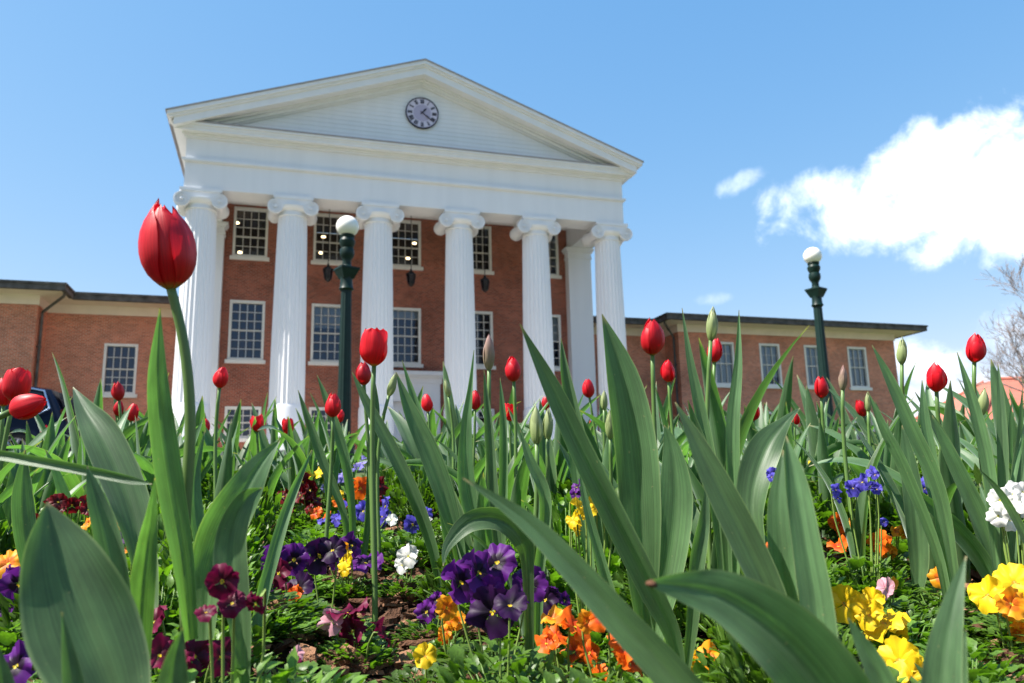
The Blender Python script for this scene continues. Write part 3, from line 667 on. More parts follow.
# ------------------------------------------------------------------ red roofed house, bare tree, car
h = empty('red_roofed_house', (0, 0, 0), 'low house with a red hipped roof and white eaves beyond the right wing', 'house')
hp = wpt(1062, 420, 62); h.location = (hp.x, hp.y, 1.0); h.rotation_euler = (0, 0, R(-14))
def hz(py, d=62): return wpt(1010, py, d).z-1.0
e_z = hz(420); t_z = hz(371)
b = MB(); b.box(-5.6, 16, .7, 12, -.5, e_z-.9); b.build('wall', mat('pale_brick', (.42, .27, .22), .8, .2, nz=(2, .1)), h)
b = MB(); b.box(-6.6, 17, -.3, 13, e_z-.75, e_z-.1); b.box(-6.2, 16.6, .1, 12.6, e_z-.9, e_z-.75); b.build('eaves', M['white'], h)
b = MB(); W0, W1, D0, D1 = -7.0, 17.4, -.7, 13.4
v = [(W0, D0, e_z-.1), (W1, D0, e_z-.1), (W1, D1, e_z-.1), (W0, D1, e_z-.1), (-1.2, 5.0, t_z), (11, 5.0, t_z), (11, 7, t_z), (-1.2, 7, t_z)]
b.add(v, [(0, 1, 5, 4), (1, 2, 6, 5), (2, 3, 7, 6), (3, 0, 4, 7), (4, 5, 6, 7), (3, 2, 1, 0)])
ro = b.build('roof', M['tile'], h)
b = MB()
for P, Q in ((0, 4), (1, 5), (4, 5), (3, 7)): b.tube([Vector(v[P])+Vector((0, 0, .05)), Vector(v[Q])+Vector((0, 0, .05))], .16, 6)
b.build('ridge_tiles', M['tile'], ro, True)

def tree(px, py, d, hgt, label, seed):
    q = random.Random(seed); base = wpt(px, py, d); z0 = 1.0
    o = empty('bare_tree', (base.x, base.y, z0), label, 'tree'); trunk = MB(); br = MB()
    def grow(p, dr, ln, r, lv, mb):
        n = 5; pts = [p]; rs = [r]; dd = dr.copy()
        for k in range(n):
            dd = (dd+Vector((q.uniform(-1, 1), q.uniform(-1, 1), q.uniform(-.5, .9)))*(.16 if lv else .06)).normalized(); p = p+dd*ln/n; pts.append(p); rs.append(max(.012, r*(1-.55*(k+1)/n)))
        mb.tube(pts, rs, 7 if lv < 2 else 4 if lv < 4 else 3)
        if lv >= 6: return
        for k in range(4 if lv < 2 else 3):
            i = q.randint(2, n); ax = dd.orthogonal().normalized(); ax.rotate(Matrix.Rotation(q.uniform(0, 6.28), 3, dd)) ; nd = dd.copy(); nd.rotate(Matrix.Rotation(R(q.uniform(18, 48)), 3, ax))
            nd = (nd+Vector((0, 0, .12))).normalized(); grow(pts[i], nd, ln*q.uniform(.60, .82), rs[i]*.68, lv+1, br)
    grow(Vector((0, 0, -.1)), Vector((0, 0, 1)), hgt*.26, hgt*.020, 0, trunk)
    trunk.build('trunk', M['wood'], o, True); br.build('branches', M['wood'], o, True, recalc=False)
tree(1060, 440, 46, 18, 'leafless tree with fine grey twigs in front of the red roofed house', 11)

def car():
    c0 = wpt(-34, 420, 17.6)
    o = empty('parked_car', (c0.x, c0.y, .808), 'dark blue SUV parked before the left wing, half hidden by tulips', 'car'); o.rotation_euler = (0, 0, R(-6))
    prof = [(-2.35, .35), (-2.38, .75), (-2.30, 1.0), (-1.35, 1.12), (-.75, 1.62), (-.3, 1.76), (1.2, 1.78), (1.95, 1.66), (2.25, 1.15), (2.36, .95), (2.38, .4), (2.2, .30), (1.9, .30)]
    # wheel arches
    def arc(cx): return [(cx+.42*math.cos(a), .34+.42*math.sin(a)) for a in [math.pi*k/8 for k in range(9)]]
    poly = prof+[p for p in arc(1.42)]+[p for p in arc(-1.45)]+[(-2.0, .3)]
    body = MB(); n = len(poly); sec = []
    for y, ins in ((-.92, .05), (-.86, 0), (.86, 0), (.92, .05)):
        r = []
        for x, z in poly:
            k = max(0, (z-1.02))*.30; yy = y*(1-k); zz_ = z-(ins if z > 1.6 else 0); xx = x*(1-ins*.3); r.append((xx, yy, zz_))
        sec.append(r)
    body.rings(sec); body.build('body', M['car'], o, 35)
    for sy in (-1, 1):
        w_ = MB(); P = [(-1.25, 1.14), (-.72, 1.57), (-.30, 1.68), (.45, 1.70), (.45, 1.14)]; P2 = [(.55, 1.14), (.55, 1.70), (1.25, 1.69), (1.80, 1.58), (1.95, 1.22), (1.80, 1.14)]
        for Q in (P, P2):
            vv = [(x, sy*(.925*(1-max(0, z-1.02)*.30)+.006), z) for x, z in Q]; vi = [(x, y-sy*.03, z) for x, y, z in vv]; m_ = len(Q)
            w_.add(vv+vi, [tuple(range(m_)), tuple(range(2*m_-1, m_-1, -1))]+[(i, (i+1) % m_, (i+1) % m_+m_, i+m_) for i in range(m_)])
        wo = w_.build('side_windows', M['carglass'], o)
        t_ = MB(); out = [(-1.32, 1.11), (-.74, 1.61), (-.30, 1.725), (.5, 1.745), (1.25, 1.735), (1.84, 1.62), (2.02, 1.22), (1.84, 1.10), (-1.32, 1.11)]
        t_.tube([(x, sy*(.925*(1-max(0, z-1.02)*.30)+.012), z) for x, z in out], .022, 6); t_.build('window_trim', M['chrome'], wo, True)
    gl_ = MB(); gl_.add([(-1.30, -.72, 1.17), (-1.30, .72, 1.17), (-.80, .62, 1.605), (-.80, -.62, 1.605)], [(0, 1, 2, 3)]); gl_.v = [(x-.04, y, z+.02) for x, y, z in gl_.v]; gl_.build('windscreen', M['carglass'], o)
    gl_ = MB(); gl_.add([(2.02, -.62, 1.60), (2.02, .62, 1.60), (2.24, .72, 1.20), (2.24, -.72, 1.20)], [(0, 1, 2, 3)]); gl_.v = [(x+.03, y, z+.01) for x, y, z in gl_.v]; gl_.build('rear_window', M['carglass'], o)
    for sx in (-1.45, 1.42):
        for sy in (-1, 1):
            ty = MB(); ty.rings([[(sx+r*math.cos(2*math.pi*j/28), sy*y, .34+r*math.sin(2*math.pi*j/28)) for j in range(28)] for r, y in ((.22, .70), (.35, .70), (.36, .76), (.36, .88), (.34, .91), (.24, .91))], True, True); wo = ty.build('wheel', M['tyre'], o, 40)
            rm = MB(); rm.rings([[(sx+r*math.cos(2*math.pi*j/28), sy*y, .34+r*math.sin(2*math.pi*j/28)) for j in range(28)] for r, y in ((.24, .90), (.235, .93), (.21, .925), (.20, .89))], False, False)
            for k in range(5):
                a = 2*math.pi*k/5; rm.tube([(sx, sy*.91, .34), (sx+.21*math.cos(a), sy*.92, .34+.21*math.sin(a))], .035, 6)
            rm.build('rim', M['rim'], wo, 40)
    for sy in (-1, 1):
        hl = MB(); hl.box(-2.36, -2.1, sy*.74-.14, sy*.74+.14, .80, .95); hl.build('headlight', M['globe'], o); tl = MB(); tl.box(2.24, 2.37, sy*.80-.07, sy*.80+.07, .95, 1.2); tl.build('tail_light', M['red_lens'], o)
        mr = MB(); mr.lathe([(.02, -.07), (.09, -.05), (.10, .03), (.03, .08)], 12, c=(-.85, sy*1.02, 1.18)); mr.build('mirror', M['car'], o, True)
    rl = MB()
    for sy in (-1, 1): rl.tube([(-.3, sy*.62, 1.74), (-.2, sy*.62, 1.80), (1.3, sy*.62, 1.81), (1.45, sy*.62, 1.74)], .02, 6)
    rl.build('roof_rails', M['chrome'], o, True)
car()

# ------------------------------------------------------------------ tulips
def lerp(a, b, t): return a+(b-a)*t
def catmull(P, t):
    """P list of tuples; t in 0..1"""
    n = len(P)-1; x = t*n; i = min(int(x), n-1); u = x-i
    p0, p1, p2, p3 = P[max(i-1, 0)], P[i], P[i+1], P[min(i+2, n)]
    return tuple(.5*((2*b)+(-a+c)*u+(2*a-5*b+4*c-d)*u*u+(-a+3*b-3*c+d)*u**3) for a, b, c, d in zip(p0, p1, p2, p3))
def ribbon(mb, pts, hw, side, nrm, cup, nu=9, wav=0., ph=0.):
    """pts, half widths, side and inner-face vectors per row; cup curls the edges towards nrm"""
    v = []; uv = []; n = len(pts)
    for i in range(n):
        t = i/(n-1)
        for j in range(nu):
            u = -1+2*j/(nu-1); e = wav*hw[i]*math.sin(9*t+ph+(1.6 if u > 0 else 0))*abs(u)**2
            c_ = cup[i] if isinstance(cup, list) else cup
            ang = u*c_*1.25
            if abs(c_) > .05: off = side[i]*(hw[i]*math.sin(ang)/(c_*1.25))+nrm[i]*(hw[i]*(1-math.cos(ang))/(abs(c_)*1.25))
            else: off = side[i]*hw[i]*u
            off = off - nrm[i]*(hw[i]*.10*math.exp(-(u/.14)**2))
            v.append(pts[i]+off+nrm[i]*e); uv.append(((j/(nu-1)), t))
    f = [(i*nu+j, i*nu+j+1, (i+1)*nu+j+1, (i+1)*nu+j) for i in range(n-1) for j in range(nu-1)]
    mb.add(v, f, uv)
def gen_leaf(L_, W_, az, lean, bend, twist, cup, wav, q):
    n = 15; ca, sa = math.cos(az), math.sin(az); out = Vector((ca, sa, 0)); tan = Vector((-sa, ca, 0)); p = out*.006+Vector((0, 0, -.03)); P = []; S = []; Nn = []; H = []; C_ = []
    for i in range(n):
        t = i/(n-1); th = lean+bend*t**1.6
        tg = out*math.sin(th)+Vector((0, 0, math.cos(th))); inner = -out*math.cos(th)+Vector((0, 0, math.sin(th)))
        rot = Matrix.Rotation(twist*t**1.3, 3, tg); P.append(p.copy()); S.append(rot @ tan); Nn.append(rot @ inner)
        H.append(max(.0006, W_/2*min(1, .42+t*2.1)*max(0, 1-t**2.3)**.85)); C_.append(lerp(cup*1.25, cup*.6, min(1, t*1.4)))
        p = p+tg*(L_/(n-1))
    mb = MB(); ribbon(mb, P, H, S, Nn, C_, 9, wav, q.uniform(0, 6)); return mb.mesh('leaf', M['leaf'], True, recalc=False)
def hero_leaf(base, pts, depth, phi=.3, cup=.5, wav=.2):
    """pts: (px, py, visible width px) from base to tip; depth: metres ahead at base and tip"""
    n = 26; P = []; H = []; mb = MB(); slim = .76 if depth[0] > 1.03 else 1
    for i in range(n):
        t = i/(n-1); x, y, w_ = catmull([tuple(map(float, q)) for q in pts], t); d = lerp(depth[0], depth[1], t)
        P.append(wpt(x, y, d)); H.append(max(.0005, .73*slim*w_/2*d/F_PX/max(.45, math.cos(phi*(1-.6*t)))))
    S = []; Nn = []
    for i in range(n):
        tg = (P[min(i+1, n-1)]-P[max(i-1, 0)]).normalized(); view = (CAM-P[i]).normalized(); s = tg.cross(view).normalized()
        r = Matrix.Rotation(phi*(1-.6*i/(n-1)), 3, tg); S.append(r @ s); Nn.append(-(r @ s).cross(tg).normalized()*(-1))
    for i in range(n): P[i] = P[i]-base
    ribbon(mb, P, H, S, Nn, [cup*1.5*(1-.35*i/(n-1)) for i in range(n)], 13, wav, pts[0][0]); return mb.mesh('leaf', M['leaf'], True, recalc=False)
def petal(mb, az, Rr, Hh, W_, close, q, zoff=0, open_=0.):
    """a cupped petal: narrow foot, widest a little below the middle, closing over the top to a small point"""
    nu, nv = 11, 17; v = []; uv = []; ph = q.uniform(0, 6); tipx = q.uniform(-.25, .25)
    def prof(t):
        a = [0.10, .58, .84, .96, 1.0, .98, .91, .77, .55, .26]; x = min(t, .9999)*9; i = int(x); f_ = x-i; f_ = f_*f_*(3-2*f_)*.5+f_*.5
        return a[i]+(a[i+1]-a[i])*f_
    for i in range(nv):
        t = i/(nv-1); pr = prof(t); r = Rr*(pr+(1-pr)*(1-close)*(1 if t > .5 else 0))+open_*Rr*max(0, t-.4)**2*2.2
        wa = W_*(.66+.34*math.sin(math.pi*min(1, t*1.05)))*max(0, 1-max(0, (t-.74)/.26)**2.4)**.55*(1+.35*max(0, t-.5))
        if t < .12: wa *= .75+2.1*t
        for j in range(nu):
            u = -1+2*j/(nu-1); a = az+u*wa+tipx*max(0, t-.6)
            rr = r*(1+.07*abs(u)**3*math.sin(3*t+ph)-.075*math.exp(-(u/.14)**2)*t+.045*abs(u)**6-.02*math.cos(7*u+ph)*t)+.006*math.sin(9*t+ph+2.5*u)*abs(u)
            z = Hh*(t+.03*t*abs(u)**2*math.sin(ph))+zoff-.07*Hh*abs(u)**2*max(0, t-.6)
            v.append((rr*math.cos(a), rr*math.sin(a), z)); uv.append((j/(nu-1), t))
    mb.add(v, [(i*nu+j, i*nu+j+1, (i+1)*nu+j+1, (i+1)*nu+j) for i in range(nv-1) for j in range(nu-1)], uv)
def flower_mesh(kind, seed, hero=False):
    """unit flower 1 m tall (scaled on use); returns list of meshes, one per petal for the hero, else one"""
    q = random.Random(seed); out = []; mb = MB(); mt = {'red': M['red'], 'open': M['red'], 'bud': M['bud'], 'pink': M['pinkbud']}[kind]
    wr = {'red': .262, 'open': .315, 'bud': .145, 'pink': .14}[kind]; cl = {'red': 1.0, 'open': .78, 'bud': 1.35, 'pink': 1.35}[kind]
    for k in range(6):
        inner = k >= 3; a = 2*math.pi*(k % 3)/3+(math.pi/3 if inner else 0)+q.uniform(-.2, .2)
        m_ = mb if not hero else MB()
        petal(m_, a, wr*(.92 if inner else 1.08)*q.uniform(.93, 1.08), (1.0 if inner else .95)*q.uniform(.88, 1.05), 1.12 if inner else .98, min(1.35, cl*q.uniform(.88, 1.06)), q, 0, (q.uniform(.1, .7) if kind == 'open' else q.uniform(0, .06)))
        if hero: out.append(m_.mesh('petal', mt, True, recalc=False))
    if not hero: out.append(mb.mesh('flower', mt, True, recalc=False))
    return out
FL = {k: [flower_mesh(k, s_)[0] for s_ in range(5)] for k in ('red', 'open', 'bud', 'pink')}
STEM = {}
def stem_mesh(p0, p1, lean, r0, r1):
    """curved stem from p0 to p1 (local coordinates), arriving along the direction lean"""
    mb = MB(); ln = (p1-p0).length; pts = []
    a = p0; b_ = p0+Vector((0, 0, ln*.4)); c_ = p1-lean*ln*.35; d_ = p1
    for i in range(11):
        t = i/10; pts.append(a*(1-t)**3+b_*3*t*(1-t)**2+c_*3*t*t*(1-t)+d_*t**3)
    mb.tube(pts, [lerp(r0, r1, i/10) for i in range(11)], 8); return mb.mesh('stem', M['stem'], True)
# random leaf shapes shared by the many plants of the bed
LEAVES = []
ql = random.Random(3)
for k in range(26):
    LEAVES.append(gen_leaf(ql.uniform(.30, .42), ql.uniform(.040, .070), 0, R(ql.uniform(2, 15)), R(ql.choice([4, 10, 18, 28, 45, 70, 110])), R(ql.uniform(-90, 90)), ql.uniform(.7, 1.3), ql.uniform(.04, .2), ql))
HAND = [0]
def tulip(base, label, group, leaves, flower=None, nleaf=4, size=1.0, q=rnd, stemlean=None):
    """flower: (world position of its foot, kind, height m, tilt direction, petals split)"""
    o = empty('tulip', base, label, 'tulip', group)
    for me in leaves: link('leaf', me, o)
    a0 = q.uniform(0, 6.28)
    for k in range(nleaf):
        lf = link('leaf', q.choice(LEAVES), o); s = size*(1-.13*k)*q.uniform(.88, 1.1); lf.scale = (s, s, s)
        lf.rotation_euler = (0, 0, a0+k*2.3+q.uniform(-.4, .4)); lf.location = (0, 0, .012*k)
    if flower:
        pos, kind, hh, tilt, hero = flower; loc = pos-base; r = .0042 if hh > .05 else .0036
        if kind in ('bud', 'pink'): r = .004
        link('stem', stem_mesh(Vector((0, 0, -.02)), loc+tilt*.004, tilt, r*1.1, r*.85), o)
        qt = Vector((0, 0, 1)).rotation_difference(tilt)
        if hero:
            f = bpy.data.objects.new('flower', None); COL.objects.link(f); f.parent = o
            for me in flower_mesh(kind, 21, True): link('petal', me, f)
        else: f = link('flower', q.choice(FL[kind]), o)
        f.location = loc; f.rotation_mode = 'QUATERNION'
        f.rotation_quaternion = qt @ Matrix.Rotation(q.uniform(0, 6.28), 3, 'Z').to_quaternion(); f.scale = (hh, hh, hh)
    return o
# px, py (centre of the flower), height px, kind, tilt in the picture (deg, + = to the right), real height m, label
def T(px, py, h_, kind, tilt, real, label): return (px, py, h_, kind, tilt, real, label)
FLOWERS = [
 T(375, 347, 40, 'open', 3, .062, 'red tulip with ragged open petals right of the first lamp post, taller of its pair'),
 T(363, 373, 26, 'red', -5, .052, 'smaller red tulip touching the first lamp post, lower of its pair'),
 T(333, 405, 26, 'red', 0, .052, 'red tulip just left of the first lamp post'),
 T(340, 416, 15, 'red', 10, .042, 'tiny red tulip peeping below the one left of the lamp post'),
 T(221, 377, 24, 'red', 10, .052, 'red tulip in front of the second column\'s left brick bay'),
 T(17, 384, 36, 'open', 10, .060, 'pink-red tulip at the left edge before the dark blue car'),
 T(4, 392, 30, 'red', 0, .058, 'red tulip cut by the left edge of the picture'),
 T(118, 391, 21, 'red', -5, .050, 'red tulip under the left wing window, topmost of its trio'),
 T(119, 408, 17, 'red', 5, .045, 'red tulip under the left wing window, middle one of its trio'),
 T(133, 412, 20, 'red', 12, .050, 'red tulip under the left wing window, tilted right, lowest of its trio'),
 T(45, 431, 14, 'red', 0, .045, 'small red tulip low before the car'),
 T(147, 438, 14, 'red', 10, .045, 'small red tulip low beside the tall red tulip stem'),
 T(205, 425, 16, 'red', -5, .045, 'small dark red tulip before the foot of the first column'),
 T(257, 423, 18, 'open', 0, .046, 'small orange-red tulip between the first and second columns'),
 T(288, 426, 17, 'open', 0, .046, 'small red tulip before the foot of the second column'),
 T(475, 400, 21, 'red', 0, .050, 'red tulip right of the fourth column\'s foot'),
 T(427, 403, 19, 'red', -8, .050, 'red tulip in front of the white door surround'),
 T(513, 369, 27, 'red', -4, .055, 'red tulip right of the tall pink bud, before the brick wall'),
 T(510, 412, 19, 'open', 0, .048, 'red tulip with frilled petals low between the fourth and fifth columns'),
 T(546, 403, 15, 'red', -5, .046, 'small red tulip behind the curved blade before the fifth column'),
 T(588, 388, 21, 'red', -10, .050, 'red tulip before the white pilaster'),
 T(590, 425, 10, 'red', 0, .040, 'tiny red tulip low before the white pilaster'),
 T(652, 337, 39, 'red', -2, .062, 'large closed red tulip beside the broad green blade, at the recess of the right wing'),
 T(668, 371, 24, 'red', -5, .052, 'narrow red tulip right of and below the large closed one'),
 T(715, 350, 27, 'red', 5, .054, 'red tulip behind the tall green bud'),
 T(754, 411, 20, 'red', 0, .050, 'red tulip below the right wing\'s second window'),
 T(821, 387, 24, 'red', -5, .054, 'red tulip in front of the second lamp post'),
 T(781, 411, 10, 'red', 0, .040, 'tiny red tulip left of the second lamp post, upper of two'),
 T(795, 419, 13, 'open', 0, .042, 'tiny red tulip left of the second lamp post, lower of two'),
 T(861, 408, 19, 'red', -25, .048, 'red tulip half hidden by a green bud under the last wing window'),
 T(936, 377, 32, 'red', -4, .058, 'plump red tulip against the sky at the right wing\'s end'),
 T(975, 348, 31, 'red', 2, .056, 'tall red tulip before the bare tree'),
 T(1008, 440, 12, 'red', 0, .042, 'tiny red tulip low at the right edge'),
 T(703, 428, 12, 'red', 0, .042, 'tiny red tulip under the large closed one'),
 T(489, 352, 40, 'pink', 0, .066, 'tall closed brownish pink bud before the fourth bay'),
 T(712, 324, 38, 'bud', 6, .060, 'tall pale green bud standing above the right wing\'s eave'),
 T(902, 351, 30, 'bud', 0, .055, 'green bud against the sky at the right wing\'s corner'),
 T(843, 378, 28, 'pink', 0, .052, 'narrow pinkish bud beside the second lamp post'),
 T(392, 385, 26, 'bud', 20, .052, 'leaning green bud right of the ragged red tulip'),
 T(536, 425, 42, 'bud', -2, .060, 'green bud before the fifth column, left one of two'),
 T(548, 424, 34, 'bud', 2, .058, 'green bud before the fifth column, right one of two'),
 T(610, 425, 32, 'bud', -2, .056, 'slim green bud at the left edge of the broad blade'),
 T(983, 402, 30, 'bud', 8, .056, 'fat green bud before the red roof'),
 T(868, 402, 22, 'bud', 0, .050, 'small green bud under the last wing window'),
 T(700, 396, 24, 'bud', 0, .052, 'small green bud low before the right wing recess'),
 T(447, 388, 20, 'bud', -12, .048, 'small green bud before the foot of the fourth column'),
 T(604, 400, 22, 'bud', 0, .050, 'small green bud before the sixth column'),
]
qf = random.Random(5)
for px, py, h_, kind, tilt, real, label in FLOWERS:
    d = F_PX*real/h_; tv = (UP*math.cos(R(tilt))+RIGHT*math.sin(R(tilt))+FH*qf.uniform(-.12, .12)).normalized()
    tv = (tv+Vector((0, 0, .15))).normalized(); top = wpt(px, py, d); foot = top-tv*real/2
    base = foot-Vector((math.tan(R(tilt*.3))*.1, 0, 0))-RH*0; base = Vector((foot.x, foot.y, 0))-RH*math.sin(R(tilt))*.06+RH*qf.uniform(-.02, .02); base.z = soil(base)
    tulip(base, label, 'tulips in the flower bed', [], (foot, kind, real, tv, False), nleaf=(0 if 235 < px < 430 and d < 1.75 else 2 if d < 1.75 else qf.choice([3, 4])), size=min(1.2, max(.75, (foot.z-base.z)/.38)), q=qf)
# the big one near the camera, and the bent one at the left
pos = wpt(167, 292, .72); base = Vector((*(wpt(186, 560, .75).xy), 0)); base.z = soil(base)
def HL(base, *specs): return [hero_leaf(base, *s) if len(s) < 3 or isinstance(s[2], (int, float)) else None for s in specs]
tv = (UP*.985-RIGHT*.10+FH*.05).normalized(); foot = wpt(171, 290, .72)
tl = empty('tulip', base, 'large dark red tulip on a tall bare stem, nearest and tallest of the bed', 'tulip', 'tulips in the flower bed')
for me in HL(base, ([(190, 640, 20), (182, 560, 32), (170, 490, 38), (160, 420, 36), (157, 370, 27), (160, 308, 1)], (.74, .70), .3, .55), ([(205, 640, 24), (208, 580, 46), (222, 535, 60), (243, 493, 50), (262, 462, 28), (280, 440, 1)], (.78, .82), -.25, .35),
    ([(150, 610, 20), (142, 560, 38), (128, 500, 56), (103, 440, 52), (85, 410, 26), (73, 387, 1)], (.80, .88), .3, .5), ([(140, 660, 26), (141, 600, 34), (147, 545, 26), (152, 510, 14), (155, 478, 1)], (.70, .66), .1, .3)): link('leaf', me, tl)
mb = MB(); pp = [(187, 640), (184, 560), (186, 500), (190, 440), (189, 390), (184, 345), (177, 312), (171, 289)]
mb.tube([wpt(*catmull([tuple(map(float, q)) for q in pp], i/18), lerp(.75, .72, i/18))-base for i in range(19)], [lerp(.0056, .0043, i/18) for i in range(19)], 12); mb.build('stem', M['stem'], tl, True)
f = bpy.data.objects.new('flower', None); COL.objects.link(f); f.parent = tl; f.location = foot-base; f.rotation_mode = 'QUATERNION'
f.rotation_quaternion = Vector((0, 0, 1)).rotation_difference(tv) @ Matrix.Rotation(R(88), 3, 'Z').to_quaternion(); f.scale = (.088, .088, .088)
for me in flower_mesh('red', 33, True): link('petal', me, f)
base = Vector((*(wpt(-60, 470, 1.15).xy), 0)); base.z = soil(base)
tl = empty('tulip', base, 'red tulip bent over sideways at the left edge, flower pointing right', 'tulip', 'tulips in the flower bed')
tv = (RIGHT*.95+UP*.30-FH*.05).normalized(); foot = wpt(10, 412, 1.1)-base
link('stem', stem_mesh(Vector((0, 0, 0)), foot, tv, .005, .0045), tl); f = link('flower', FL['red'][2], tl); f.location = foot; f.rotation_mode = 'QUATERNION'; f.rotation_quaternion = Vector((0, 0, 1)).rotation_difference(tv); f.scale = (.058,)*3
for k in range(3):
    lf = link('leaf', LEAVES[k*3], tl); lf.rotation_euler = (0, 0, k*2.1)

